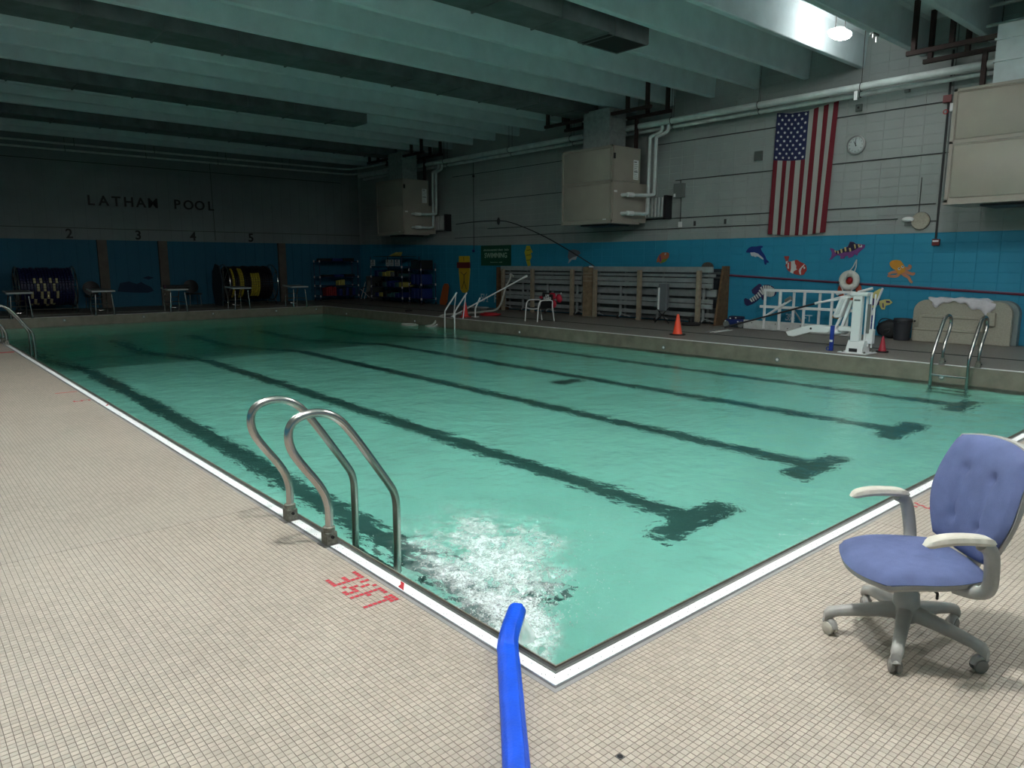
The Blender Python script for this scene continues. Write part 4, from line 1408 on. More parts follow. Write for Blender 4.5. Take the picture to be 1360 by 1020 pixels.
for s_ in DEC['zeb_s']:
    stroke('white_rib', P_('cream', (.66, .66, .62)), None, t, .012, .020, s_)
t = creature('yellow_fish_cutout', 'yellow and purple fish cutout behind the white pool lift', 'yel_2')
cut('body', P_('violet', (.05, .03, .14)), 'yel_p', t)
for k in ('yel_1', 'yel_2', 'yel_3'):
    cut('yellow_patch', P_('butter', (.66, .58, .20)), k, t, .006)
for k in ('yel_s1', 'yel_s2', 'yel_s3'):
    cut('dark_spot', P_('violet', (.05, .03, .14)), k, t, .018, .003)
t = creature('rainbow_fish_cutout', 'small orange and green fish cutout above the stacked bleachers', 'par_body')
cut('body', P_('salmon', (.45, .14, .06)), 'par_body', t)
cut('green_patch', P_('green', (.16, .30, .03)), 'par_green', t, .012, .003)
cut('purple_stripe', P_('purple', (.20, .055, .22)), 'par_s1', t, .012, .003)
e_ = cut('eye', P_('cream', (.66, .66, .62)), 'par_eye', t, .014, .003)
cut('pupil', BLACK, None, e_, .017, .002, [(q[0] * .45 + DEC['par_eye'][3][0] * .55, q[1] * .45 + DEC['par_eye'][3][1] * .55) for q in DEC['par_eye']])
t = creature('ray_cutout', 'grey sea creature cutout with white underside above the dark bent pole', 'ray_body')
cut('body', P_('grey', (.14, .15, .17)), 'ray_body', t)
cut('underside', P_('pale', (.45, .50, .53)), 'ray_belly', t, .006)
t = creature('seahorse_cutout', 'yellow seahorse cutout right of the green sign', 'sea_body')
cut('body', P_('mustard', (.50, .44, .03)), 'sea_body', t)
s0 = DEC['sea_body']
cy_ = sum(q[0] for q in s0) / len(s0)
for zz in (1.62, 1.78, 1.94):
    cut('ridge', P_('olive', (.20, .20, .02)), None, t, .012, .003, [(cy_ + .10, zz), (cy_ - .10, zz + .02), (cy_ - .10, zz + .05), (cy_ + .10, zz + .03)])
# lettering on the wall
WLET = M('faint_white_letter', (.45, .62, .68), .7)
for txt, y, z, s_, lb in (('5½ FT', 18.45, .20, .40, 'white painted depth lettering low on the blue wall beside the yellow backboard'), ('3½ FT', 6.90, .21, .22, 'white painted depth lettering low on the blue wall behind the white lattice')):
    t = thing('wall_lettering', lb, 'lettering', (WB, y, z))
    x_ = 0
    for k, chh in enumerate(txt):
        if chh != ' ':
            tm_ = text_mb(chh, s_, .004, 0.004)
            tm_.xf(on_right(y - x_, z, WB - .002))
            tm_.build('letter', WLET, t)
        x_ += s_ * (.55 if chh != '½' else .8)
# green sign
t = thing('swimming_sign', 'green board reading SWIMMING on the blue wall above the bleachers end', 'sign', (WB - .02, 17.66, 1.46))
MB().bbox(WB - .02, WB, 16.86, 18.47, 1.46, 2.15, .004).build('board', M('green_board', (.006, .075, .04), .5), t)
SGT = M('sign_print', (.42, .58, .46), .6)
tm_ = text_mb('SWIMMING', .24, .003, .002)
tm_.xf(on_right(17.66, 1.73, WB - .022)).build('lettering', SGT, t)
rs = random.Random(4)
for z_, h_, ya_, yb_ in ((1.96, .075, 18.36, 17.0), (1.56, .035, 17.95, 17.35)):
    m_ = MB()
    yy_ = ya_
    while yy_ > yb_:
        w_ = rs.uniform(.02, .05)
        if rs.random() > .12:
            m_.box(WB - .0235, WB - .0215, yy_ - w_ * .55, yy_, z_, z_ + h_ * rs.uniform(.6, 1))
            m_.box(WB - .0235, WB - .0215, yy_ - w_, yy_, z_ + h_ * .35, z_ + h_ * .5)
        yy_ -= w_ + .016
    m_.build('small_lettering', SGT, t)
# ================================================================ folded bleachers against the flag wall
def bleacher(y0, y1, label, posts, ends):
    t = thing('folded_bleacher', label, 'bleacher', (14.1, (y0 + y1) / 2, 0), 'folded bleachers stacked on edge')
    ya, yb = y0 + .1, y1 - .08
    for z0, z1, x in ((1.31, 1.45, 13.98), (1.19, 1.27, 14.10), (1.05, 1.165, 14.00), (.915, 1.035, 14.00), (.69, .88, 14.20), (.525, .635, 14.02), (.395, .51, 14.02), (.17, .28, 14.18)):
        m_ = MB().bbox(x, x + .05, ya, yb, z0, z1, .006)
        h = z1 - z0
        for k in range(3):
            zz = z0 + h * (k + .5) / 3
            m_.box(x - .006, x, ya, yb, zz - h * .07, zz + h * .07)
        m_.build('aluminium_plank', ALU, t)
    for z0, z1 in ((.06, .15), (.30, .385), (.645, .68), (1.175, 1.185), (.74, .86), (1.28, 1.30)):
        MB().box(14.33, 14.37, ya, yb, z0 - .02, z1 + .02).build('rear_plank', M('shaded_aluminium', (.14, .16, .165), .5, .2), t)  # planks added in the gaps, shade put into their darker colour
    MB().box(14.385, 14.40, ya, yb, .05, 1.40).build('gap_shade_sheet', M('gap_shade_dark', (.03, .045, .055), .7), t)  # dark sheet added to stand for the shade between the planks
    ysup = [y0 + (y1 - y0) * q for q in (.09, .42, .72, .95)]
    for yy in ysup:
        m_ = MB().box(14.06, 14.10, yy - .03, yy + .03, .10, .98).box(14.27, 14.31, yy - .03, yy + .03, .05, 1.4)
        m_.tube([(14.08, yy, .98), (14.28, yy - .12, 1.05)], .018, 8)
        m_.tube([(14.08, yy, .10), (13.99, yy, .06)], .018, 8).tube([(14.08, yy - .02, .14), (14.08, yy - .35, .07)], .014, 8)
        m_.build('folding_strut', ALU, t)
        MB().lathe([(.01, -.012), (.045, -.012), (.045, .012), (.01, .012)], (13.97, yy, .045), axis='y', n=14).build('foot_roller', BLACKR, t)
    for yy in posts:
        MB().bbox(13.88, 13.97, yy - .055, yy + .055, .001, 1.36, .006).build('timber_post', TIMBER, t)
    return t
ta = bleacher(8.60, 12.95, 'grey folded aluminium bleacher with the dark brown end board', (9.05, 10.95, 12.58), 0)
MB().prism([(13.90, 0.001), (14.43, 0.001), (14.43, 1.47), (14.17, 1.47)], 'y', 8.50, 8.56).build('end_board', PLY, ta)
MB().prism([(13.98, 0.001), (14.40, 0.001), (14.40, 1.45), (13.98, 1.45)], 'y', 12.97, 13.0).build('end_board', PLY, ta)
tb = bleacher(13.08, 16.95, 'grey folded aluminium bleacher, the farther unit near the green sign', (13.5, 15.25, 16.68), 0)
MB().prism([(13.90, 0.001), (14.43, 0.001), (14.43, 1.42), (13.92, 1.42)], 'y', 16.97, 17.02).build('end_board', PLY, tb)
MB().bbox(13.90, 13.96, 12.68, 13.04, 0.001, 1.44, .005).build('wide_timber', M('pale_plank', (.27, .20, .12), .8, var=.3, scale=8), tb)
for z in (1.02, 1.14, 1.24):
    MB().box(13.885, 13.905, 12.66, 13.02, z, z + .03).build('batten', TIMBER, tb)
t = thing('round_board', 'dark rounded board top showing above the folded bleacher below the blue wall', 'board', (14.36, 9.12, 0))
MB().prism([(9.12 + .17 * math.cos(R2(a)), 1.44 + .13 * math.sin(R2(a))) for a in range(0, 181, 15)] + [(8.95, .02), (9.29, .02)], 'x', 14.36, 14.40).build('board', M('mottled_board', (.09, .085, .07), .8, var=.4, scale=30), t)
# bent dark pole between the far air handler and the timber
t = thing('bent_pole', 'long dark bent pole with a round weight hanging above the bleachers', 'pole', (13.6, 12.2, 1.40))
MB().tube(smooth_path([(13.75, 19.0, 2.88), (13.6, 18.3, 2.90), (13.6, 17.3, 2.915), (13.6, 16.5, 2.90), (13.6, 15.86, 2.82), (13.6, 14.47, 2.39), (13.6, 13.2, 1.86), (13.9, 12.60, 1.46)], 2), .016, 8).build('pole_run', BLACK, t, smooth=True)
MB().sphere((13.6, 16.52, 2.88), .075, sc=(.6, .8, 1.6)).build('round_weight', BLACK, t, smooth=True)
MB().bbox(13.86, 13.95, 12.66, 12.78, 1.42, 1.47, .01).build('white_clip', WHITE, t)
t = thing('ceiling_switch', 'thin cord with a dark knob hanging from the pipes left of the green sign', 'cord', (WB - .05, 18.85, 2.0))
MB().tube([(WB - .03, 18.85, 5.0), (WB - .03, 18.85, 2.0)], .010, 6).build('cord', CABLE, t)
MB().sphere((WB - .05, 18.85, 1.98), .055).build('knob', NAVY, t, smooth=True)
MB().sphere((WB - .03, 18.85, 4.55), .045).build('joint', CABLE, t, smooth=True)
# tall folded stand and umbrella base
t = thing('folded_table', 'grey folded table standing on end behind the orange cone', 'table', (13.5, 9.85, 0))
MB().bbox(13.50, 13.62, 9.72, 9.98, .32, 1.02, .02).build('table_top', M('grey_laminate', (.14, .16, .17), .5), t)
MB().bbox(13.47, 13.50, 9.93, 9.97, .36, .92, .004).build('white_edge', WHITE, t)
for a, b in ((9.65, 10.10), (10.10, 9.65)):
    MB().tube([(13.55, a, .012), (13.55, b, .42)], .014, 8).build('crossed_leg', BLACK, t)
t = thing('weighted_base', 'black round weighted base with a lying pole in front of the bleacher', 'stand', (13.62, 9.02, 0))
MB().lathe([(.22, .002), (.24, .03), (.20, .07), (.05, .09)], (13.62, 9.02, 0), n=24).build('disc', BLACKR, t, smooth=True)
MB().lathe([(.06, .08), (.07, .10), (.06, .19), (.03, .20)], (13.62, 9.02, 0), n=16).build('socket', BLACK, t, smooth=True)
MB().tube([(13.62, 9.05, .16), (13.6, 9.95, .22)], .022, 8).build('lying_pole', BLACK, t)

# ================================================================ cones
def cone(label, x, y, mat, h=.44, foot=BLACKR, extra=None):
    t = thing('traffic_cone', label, 'cone', (x, y, 0), 'traffic cones on the pool deck')
    s = h / .46
    MB().lathe([(.10 * s, .012), (.115 * s, .03), (.10 * s, .045), (.028 * s, h - .01), (.024 * s, h), (.018 * s, h)], (x, y, 0), n=24).build('cone_body', mat, t, smooth=True)
    m_ = MB().prism([(x + .165 * s * math.cos(R2(a)) * (1.0 if (a // 15) % 3 else 1.08), y + .165 * s * math.sin(R2(a)) * (1.0 if (a // 15) % 3 else 1.08)) for a in range(0, 360, 15)], 'z', .001, .022)
    m_.build('cone_foot', foot, t)
    return t
cone('bright orange traffic cone with a black foot in front of the bleachers', 11.32, 7.75, ORANGE, .45)
t = cone('dark red traffic cone with a black cord on its tip beside the white pool lift', 11.45, 3.50, M('dark_red_cone', (.42, .03, .05), .5), .28)
MB().tube(smooth_path([(11.45, 3.50, .28), (11.47, 3.53, .34), (11.45, 3.47, .40), (11.49, 3.40, .42), (11.45, 3.42, .34), (11.48, 3.5, .31)], 2), .012, 6).build('cord_loop', BLACK, t)
cone('orange-red traffic cone beside the white handrails at the far steps', 11.05, 15.0, M('red_cone', (.85, .05, .05), .45), .44, M('red_foot', (.45, .03, .03), .6))

# ================================================================ white patio chair with guard vest
t = thing('patio_chair', 'white tubular patio chair with black seat by the far bleacher', 'chair', (11.62, 12.42, 0))
for y in (12.66, 12.18):
    pts = smooth_path([(11.28, y, .012), (11.31, y, .36), (11.33, y, .50), (11.40, y, .565), (11.50, y, .575), (11.78, y, .57), (11.84, y, .54), (11.82, y, .42), (11.90, y, .012)], 2)
    MB().tube(pts, .016, 10).build('side_frame', WHITE, t, smooth=True)
MB().tube(smooth_path([(11.31, 12.66, .37), (11.31, 12.5, .345), (11.31, 12.34, .345), (11.31, 12.18, .37)], 2), .014, 8).build('front_rail', WHITE, t, smooth=True)
MB().bbox(11.33, 11.80, 12.20, 12.64, .352, .372, .008).build('seat', BLACK, t)
MB().prism([(11.80, .36), (11.83, .36), (11.93, .76), (11.90, .76)], 'y', 12.20, 12.64).build('backrest', BLACK, t)
t = thing('guard_tube', 'red rescue tube and vest with white lettering lying on the white patio chair', 'rescue tube', (11.86, 12.3, .575))
RV = M('red_vinyl', (.42, .012, .035), .5)
def blob(name, c, r, sc, rz=0):
    m_ = MB().sphere((0, 0, 0), r, 14, sc)
    m_.xf(Matrix.Translation(c) @ Matrix.Rotation(rz, 4, 'X'))
    return m_.build(name, RV, t, smooth=True)
blob('tube_middle', (11.86, 12.30, .645), .08, (.8, 3.0, .75), .05)
blob('folded_top', (11.90, 12.26, .70), .075, (.7, 1.7, .8))
blob('tube_end', (11.92, 12.02, .62), .085, (.8, 1.1, 1.4), -.4)
blob('tube_tip', (11.84, 12.62, .625), .06, (.7, 1.3, .6))
blob('hanging_part', (11.88, 12.20, .47), .09, (.4, 1.3, 1.3))
MB().bbox(11.765, 11.80, 12.13, 12.50, .575, .725, .004).build('black_band', BLACK, t)
for body, z in (('LIFE', .657), ('GUARD', .587)):
    tm_ = text_mb(body, .085, .002, .002)
    tm_.xf(on_right(12.315, z, 11.764)).build('lettering', WHITE, t)
MB().sphere((11.90, 11.93, .755), .025, sc=(.5, .5, 1.1)).build('white_clip', WHITE, t, smooth=True)

# ================================================================ white handrails and floating hose at the far steps
t = thing('grab_rail', 'pair of slim white grab rails at the far entry steps', 'handrail', (10.9, 15.0, 0), 'white rails at the far entry steps')
for y0, yy in ((15.15, 15.02), (14.68, 14.56)):
    MB().tube(smooth_path([(10.43, y0, -.75), (10.43, y0, .16), (10.47, y0, .24), (10.78, yy, .72)], 1), .022, 10).build('rail', WHITE, t, smooth=True)
    MB().tube([(10.64, yy, .004), (10.74, yy, .66)], .014, 8).build('stub', WHITE, t)
MB().tube(smooth_path([(11.28, 14.82, .012), (11.28, 14.82, .24), (11.32, 14.80, .34), (11.42, 14.76, .56)], 1), .022, 8).build('rail', WHITE, t, smooth=True)
MB().bbox(11.2, 11.36, 14.74, 14.90, .001, .014, .003).build('base_plate', WHITE, t)
t = thing('long_pole', 'long white pole leaning from the water up to the timber post', 'pole', (10.4, 15.5, -.27))
MB().tube([(10.38, 15.62, -.27), (12.9, 14.52, 1.12)], [.02, .02], 10).build('shaft', WHITE, t)
MB().tube([(12.86, 14.54, 1.10), (13.0, 14.48, 1.17)], .03, 10).build('grip', WHITE, t)
t = thing('vacuum_hose', 'pale ribbed vacuum hose hanging from the bleachers and curling over the deck into the water', 'hose', (12.9, 15.9, 0))
HP = M('pale_ribbed_hose', (.50, .52, .47), .5, bump=.6, bscale=120)
MB().tube(smooth_path([(13.74, 15.95, 1.12), (13.72, 16.1, 1.22), (13.68, 16.0, 1.10), (13.6, 16.2, .75), (13.45, 16.15, .35), (13.1, 16.0, .06), (12.7, 16.1, .035), (12.0, 15.9, .035), (11.3, 15.9, .035), (10.8, 15.75, .04), (10.55, 15.7, -.05), (10.35, 15.6, -.24), (10.2, 15.75, -.262), (10.05, 15.55, -.262), (10.25, 15.35, -.262), (10.42, 15.55, -.262)], 2), .032, 10).build('hose_run', HP, t, smooth=True)
t = thing('floating_hose', 'loop of pale hose floating on the water beside the far steps', 'hose', (10.0, 16.4, WZ))
MB().tube(smooth_path([(10.05 + .22 * math.cos(R2(a)), 16.4 + .30 * math.sin(R2(a)), WZ + .016) for a in range(0, 330, 30)], 1), .026, 8).build('hose_loop', HP, t, smooth=True)
t = thing('red_rope', 'coil of red rope on the dark deck beside the cone at the far steps', 'rope', (12.0, 15.0, 0))
rp = []
for k in range(70):
    a = k * .45
    rp.append((12.0 + (.16 + .10 * math.sin(a * .37)) * math.cos(a), 15.0 + (.34 + .08 * math.sin(a * .61)) * math.sin(a), .02 + .05 * k / 70 + .01 * math.sin(a * 1.7)))
MB().tube(rp, .014, 6).build('rope_coil', RED, t, smooth=True)
t = thing('step_bench', 'low white step bench on the deck behind the far cone', 'step', (12.8, 16.5, 0))
MB().bbox(12.7, 13.0, 16.3, 17.3, .12, .16, .01).build('top', M('grey_white', (.4, .42, .42), .6), t)
for y in (16.4, 17.2):
    MB().box(12.74, 12.96, y - .02, y + .02, .001, .12).build('leg', GREYB, t)
# yellow backboard
t = thing('spine_board', 'yellow rescue backboard with a dark red strap hung on the blue wall', 'backboard', (WB - .08, 19.4, .5))
MB().prism([(19.72, 1.80), (19.12, 1.80), (19.10, 1.3), (19.20, .6), (19.32, .48), (19.52, .48), (19.66, .6), (19.74, 1.3)], 'x', WB - .05, WB - .01).build('board', YELLOW, t)
MB().bbox(WB - .09, WB - .04, 19.05, 19.80, 1.37, 1.58, .01).build('strap', M('strap_red', (.13, .01, .015), .7), t)
for pts in ([(19.42, 1.78), (19.42, 1.62)], [(19.60, 1.22), (19.42, 1.12), (19.25, 1.22)], [(19.42, 1.12), (19.42, .9), (19.55, .62)], [(19.42, .9), (19.28, .62)]):
    MB().tube([(WB - .055, a, b) for a, b in pts], .011, 6).build('cord', BLACK, t)

# ================================================================ white lattice, pool lift, pole and bags
t = thing('lattice_frame', 'white ladder-like lattice frame standing on edge against the blue wall', 'frame', (13.75, 6.15, 0))
LX = 13.72
for z, yb in ((.93, 7.15), (.55, 7.22)):
    MB().bbox(LX, LX + .05, 5.05, yb, z - .03, z + .03, .008).build('long_bar', WHITE, t)
for k, y in enumerate((7.08, 6.76, 6.70, 6.42, 6.13, 5.82, 5.51, 5.2)):
    MB().bbox(LX - .03 if k % 2 == 0 else LX + .05, LX if k % 2 == 0 else LX + .08, y - .028, y + .028, .04, .93, .006).build('upright', WHITE, t)
bd = MB().bbox(LX + .01, LX + .04, 5.05, 7.62, .012, .22, .006).build('bottom_board', M('worn_white_board', (.55, .56, .54), .6, var=.15, scale=10), t)
for k in range(8):
    MB().lathe([(.012, 0), (.012, -.004)], (LX + .01, 5.3 + k * .3, .08 + .08 * (k % 2)), axis='x', n=8).build('bolt', HOLE, bd)
MB().tube([(LX - .06, 7.1, .28), (LX - .06, 6.42, .74)], .028, 10).build('brace', WHITE, t)
MB().tube([(LX - .06, 6.55, .70), (LX - .06, 6.42, .78)], .045, 10).build('brace_clamp', GREYB, t)
MB().tube([(LX + .12, 6.45, .52), (LX + .12, 6.15, .14)], .02, 8).build('rear_brace', M('grey_tube', (.2, .22, .24), .5), t)
t = thing('reaching_pole', 'black and white reaching pole lying from the deck up over the white lattice', 'pole', (12.2, 7.5, 0))
A_, B_ = Vector((12.05, 7.55, .02)), Vector((13.15, 4.45, 1.05))
MB().tube([A_.lerp(B_, .13), A_.lerp(B_, .70)], .02, 10).build('black_shaft', BLACK, t)
MB().tube([A_.lerp(B_, .69), A_.lerp(B_, .96)], .014, 10).build('white_shaft', WHITE, t)
MB().tube([A_.lerp(B_, .68), A_.lerp(B_, .72)], .028, 10).build('collar', WHITE, t)
MB().tube([A_.lerp(B_, .92), A_.lerp(B_, 1.0)], .03, 10).build('grip', WHITE, t)
MB().tube([A_, A_.lerp(B_, .14)], .007, 6).build('hook_wire', M('grey_tube', (.2, .22, .24), .5), t)
for dy in (.0, .10):
    MB().tube([(12.10, 7.45 - dy, .03), (12.32, 7.12 - dy, .10)], .006, 6).build('fork', WHITE, t)
# lift
t = thing('pool_lift', 'white pool lift with mast, folded seat and footrest at the pool edge', 'pool lift', (11.0, 3.74, 0))
LW = M('lift_white_enamel', (.80, .83, .82), .35)
MB().bbox(10.82, 11.24, 3.50, 4.00, .001, .018, .004).build('base_plate', LW, t)
for a, b in ((10.87, 3.56), (10.87, 3.93), (11.18, 3.56), (11.18, 3.93)):
    MB().lathe([(.02, .018), (.02, .035), (.008, .05)], (a, b, 0), n=8).build('anchor_bolt', STEEL, t)
MB().prism([(10.86, .018), (11.16, .018), (11.16, .12), (11.10, .22), (10.95, .22), (10.88, .10)], 'y', 3.60, 3.88).build('foot_housing', LW, t)
MB().box(10.855, 10.862, 3.68, 3.82, .03, .09).build('slot', BLACK, t)
MB().bbox(10.93, 11.03, 3.69, 3.85, .20, .985, .012).build('mast', LW, t)
MB().box(10.925, 10.932, 3.72, 3.82, .90, .93).build('label', GREYB, t)
MB().bbox(10.92, 11.16, 3.60, 3.90, .985, 1.05, .02).build('mast_cap', LW, t)
for y in (3.60, 3.66):
    MB().bbox(11.06, 11.10, y - .018, y + .018, .12, 1.02, .006).build('rear_rail', LW, t)
MB().tube([(11.10, 3.55, .1), (11.12, 3.55, 1.02)], .016, 8).build('side_rod', LW, t)
MB().bbox(11.02, 11.10, 3.585, 3.63, .35, .85, .004).build('battery_channel', GREYB, t)
MB().bbox(11.05, 11.16, 3.52, 3.64, .17, .42, .015).build('actuator_box', LW, t)
# folded seat panel and arms beside the mast
MB().prism([(4.06, .98), (3.99, .96), (4.09, .60), (4.21, .58), (4.24, .62), (4.13, .96)], 'x', 11.05, 11.20).build('seat_back', LW, t, bevel=.02)
MB().prism([(4.08, .93), (4.04, .92), (4.12, .66), (4.18, .64)], 'x', 11.03, 11.05).build('back_recess', M('lift_shade', (.62, .66, .66), .4), t)
MB().prism([(3.98, .90), (3.93, .90), (4.07, .42), (4.12, .42)], 'x', 11.12, 11.18).build('seat_arm', LW, t)
MB().prism([(4.13, .60), (4.09, .60), (4.18, .38), (4.22, .38)], 'x', 11.08, 11.13).build('seat_link', LW, t)
MB().tube([(11.1, 3.90, .97), (11.1, 4.22, .90), (11.1, 4.60, .82)], .016, 8).build('control_arm', LW, t)
MB().sphere((11.12, 4.20, .335), .085, sc=(1.6, 1.25, .85)).build('seat_shell', LW, t, smooth=True)
MB().sphere((11.16, 4.06, .36), .07, sc=(1.6, 1.1, 1.0)).build('seat_cup', LW, t, smooth=True)
MB().bbox(11.0, 11.14, 3.85, 4.1, .36, .44, .015).build('seat_bracket', LW, t)
MB().prism([(5.11, .27), (5.06, .20), (4.95, .19), (4.62, .30), (4.35, .30), (4.22, .34), (4.22, .40), (4.55, .43), (4.70, .41)], 'x', 11.05, 11.22).build('footrest', LW, t, bevel=.012)
MB().lathe([(.02, 0), (.02, -.006)], (11.05, 4.62, .365), axis='x', n=10).build('pivot', BLACK, t)
MB().tube([(11.12, 4.16, .585), (11.12, 4.26, .60)], .028, 8).build('brass_knob', M('worn_brass', (.45, .26, .08), .5, .3), t, smooth=True)
t = thing('support_strap', 'upright blue strap with a loop at its foot in front of the white lattice', 'strap', (10.98, 4.19, 0))
MB().bbox(10.96, 11.00, 4.155, 4.22, .001, .45, .006).build('blue_post', BLUEP, t)
MB().tube(arc((4.245, .035), .03, 0, 360, 12, 'yz', 10.98)[:-1], .008, 6, closed=True).build('foot_loop', BLUEP, t)
MB().bbox(10.95, 10.958, 4.16, 4.215, .16, .20, .003).build('buckle', WHITE, t)
t = thing('support_strap', 'shorter dark strap standing between the blue strap and the lift mast', 'strap', (11.3, 3.98, 0))
MB().bbox(11.38, 11.42, 4.01, 4.055, .04, .36, .006).build('dark_post', M('dark_navy', (.02, .02, .06), .6), t)
MB().sphere((11.40, 4.03, .06), .045, sc=(.8, 1, 1.3)).build('foot', BLACKR, t, smooth=True)
# ring buoy on the wall over an orange one
t = thing('ring_buoy', 'white ring buoy with grab rope hung on the blue wall', 'ring buoy', (WB - .16, 5.46, .93))
MB().tube([(WB - .11, 5.46 + .155 * math.cos(R2(a)), 1.165 + .155 * math.sin(R2(a))) for a in range(0, 360, 12)], .072, 14, closed=True).build('ring', M('buoy_white', (.66, .64, .58), .5, var=.1, scale=20), t, smooth=True)
MB().tube(smooth_path([(WB - .05, 5.36, 1.62), (WB - .10, 5.42, 1.42), (WB - .19, 5.50, 1.34), (WB - .19, 5.52, 1.10)], 1), .012, 6).build('rope', M('rope_white', (.6, .6, .58), .7), t)
MB().tube(smooth_path([(WB - .05, 5.36, 1.62), (WB - .10, 5.34, 1.40), (WB - .19, 5.40, 1.30)], 1), .012, 6).build('rope', M('rope_white', (.6, .6, .58), .7), t)
MB().tube(smooth_path([(WB - .19, 5.58, 1.02), (WB - .20, 5.52, .88), (WB - .18, 5.46, .80), (WB - .20, 5.38, .88), (WB - .19, 5.34, 1.0)], 1), .012, 6).build('rope', M('rope_white', (.6, .6, .58), .7), t)
MB().tube(arc((5.66, 1.12), .02, 0, 360, 10, 'yz', WB - .19)[:-1], .006, 6, closed=True).build('dark_mark', BLACK, t)
t = thing('ring_buoy', 'orange-red ring buoy hung behind the white one', 'ring buoy', (WB - .08, 5.48, .70))
MB().tube([(WB - .035, 5.48 + .20 * math.cos(R2(a)), .95 + .19 * math.sin(R2(a))) for a in range(0, 360, 12)], .065, 12, closed=True).xf(Matrix(((.5, 0, 0, WB * .5), (0, 1, 0, 0), (0, 0, 1, 0), (0, 0, 0, 1)))).build('ring', M('buoy_orange', (.50, .07, .025), .5), t, smooth=True)
for a in (200, 340):
    p = [(WB - .068, 5.48 + q * math.cos(R2(a)), .95 + q * math.sin(R2(a))) for q in (.15, .27)]
    MB().tube(p, .03, 8).build('white_band', WHITE, t)
MB().sphere((WB - .06, 5.47, 1.18), .06, sc=(.5, 1, 1.1)).build('red_coil', RED, t, smooth=True)
# bags, bucket
t = thing('blue_tube_bag', 'upright dark blue bag with white pole beside the lift', 'bag', (13.9, 4.75, 0))
MB().lathe([(.02, .005), (.085, .02), (.09, .3), (.085, .58), (.06, .62), (.01, .62)], (13.9, 4.76, 0), n=18).build('bag_body', BLUEP, t, smooth=True)
MB().tube([(13.78, 4.70, .48), (13.86, 4.55, 1.04)], .022, 8).build('white_pole', WHITE, t)
MB().tube([(13.80, 4.78, .30), (13.80, 4.70, .32)], .008, 6).build('white_tie', WHITE, t)
t = thing('equipment_bag', 'slumped black equipment bag between the blue bag and the grey bucket', 'bag', (14.05, 4.42, 0))
def bagf(u, v, s):
    a, b = sq(u, v, .9)
    e = max(abs(u), abs(v))
    y = 4.43 - .26 * a
    z = .195 + .20 * b * (1 - .30 * max(0, -a)) + .015 * noise.noise((u * 2, v * 2, 0))
    x = 14.05 - (.11 if s else -.09) * max(0, 1 - e ** 4) ** .5
    return (x, y, max(z, .004))
loft(bagf, 16, 14).build('bag_body', BLACK, t, smooth=True)
MB().tube(smooth_path([(13.95, 4.62, .30), (13.92, 4.55, .42), (13.95, 4.35, .40), (13.97, 4.3, .33)], 2), .01, 6).build('strap', BLACKR, t)
t = thing('grey_bucket', 'dark grey round bucket left of the beige moulded steps', 'bucket', (13.85, 4.06, 0))
prof = [(.02, .004), (.145, .004), (.165, .36), (.175, .365), (.175, .43), (.168, .44), (.158, .43), (.15, .30), (.02, .02)]
MB().lathe(prof, (13.85, 4.10, 0), n=28).build('bucket_wall', M('bucket_grey', (.030, .034, .042), .5), t, smooth=True)
MB().lathe([(.16, .385), (.181, .385), (.181, .40), (.16, .40)], (13.85, 4.10, 0), n=28).build('rim_band', BLACKR, t)
MB().sphere((13.85, 3.88, .40), .02).build('handle_lug', BLACK, t, smooth=True)

# ================================================================ moulded steps with towel
ST = M('speckled_beige_moulding', (.40, .385, .31), .7, var=.12, scale=35)
t = thing('moulded_steps', 'large beige moulded entry steps stored against the blue wall', 'steps', (14.1, 3.1, 0))
def rounded(y0, y1, z1, r):
    p = [(y0, .001), (y1, .001)]
    p += [(y1 - r + r * math.cos(R2(a)), z1 - r + r * math.sin(R2(a))) for a in range(0, 91, 15)]
    p += [(y0 + r + r * math.cos(R2(a)), z1 - r + r * math.sin(R2(a))) for a in range(90, 181, 15)]
    return p
MB().prism(rounded(2.30, 4.02, .82, .24), 'x', 14.12, 14.22).build('back_panel', ST, t, bevel=.012)
MB().prism(rounded(2.22, 3.96, .84, .24), 'x', 14.24, 14.40).build('rear_shell', M('grey_shell_side', (.20, .24, .24), .6), t, bevel=.01)
MB().bbox(13.98, 14.13, 2.72, 3.86, .25, .53, .018).build('upper_step', ST, t)
MB().bbox(13.84, 14.13, 2.74, 3.90, .001, .27, .018).build('lower_step', ST, t)
MB().box(13.975, 13.982, 2.80, 3.80, .47, .485).build('tread_groove', M('groove', (.2, .19, .15), .8), t)
MB().box(13.835, 13.842, 2.80, 3.92, .225, .24).build('tread_groove', M('groove', (.2, .19, .15), .8), t)
MB().bbox(14.04, 14.12, 2.55, 2.70, .36, .62, .02).build('side_bracket', ST, t)
TW = M('pale_towel_cloth', (.70, .68, .72), .95, var=.1, scale=30, bump=.5, bscale=300)
t = thing('towel', 'crumpled pale towel draped over the top of the beige steps', 'towel', (14.2, 3.1, .82))
NU, NV = 44, 22
v, f = [], []
for s in (0, 1):
    for j in range(NV + 1):
        for i in range(NU + 1):
            u, w = i / NU, j / NV
            y = 3.72 - 1.14 * u + .05 * math.sin(w * 5) * (1 - u)
            top = .845 + .035 * noise.noise((u * 7, w * 3, 1)) + .02 * math.sin(u * 30 + w * 4) * w
            front = (.05 + .20 * max(0, min(1, (u - .45) / .4)) - .17 * max(0, (u - .88) / .12) + .14 * max(0, 1 - abs(u - .08) / .12))
            if w < .45:
                x, z = 14.36 - .245 * w / .45, top + .02 * math.sin(w / .45 * math.pi)
            else:
                q = (w - .45) / .55
                x, z = 14.115 - .035 * math.sin(q * 2.5) - .012 * math.sin(u * 24), top - front * q
            if u > .85:
                z -= (u - .85) * .55
            d = .010
            v.append((x - (d if s else 0), y, z + (d if s else 0)))
N = (NU + 1) * (NV + 1)
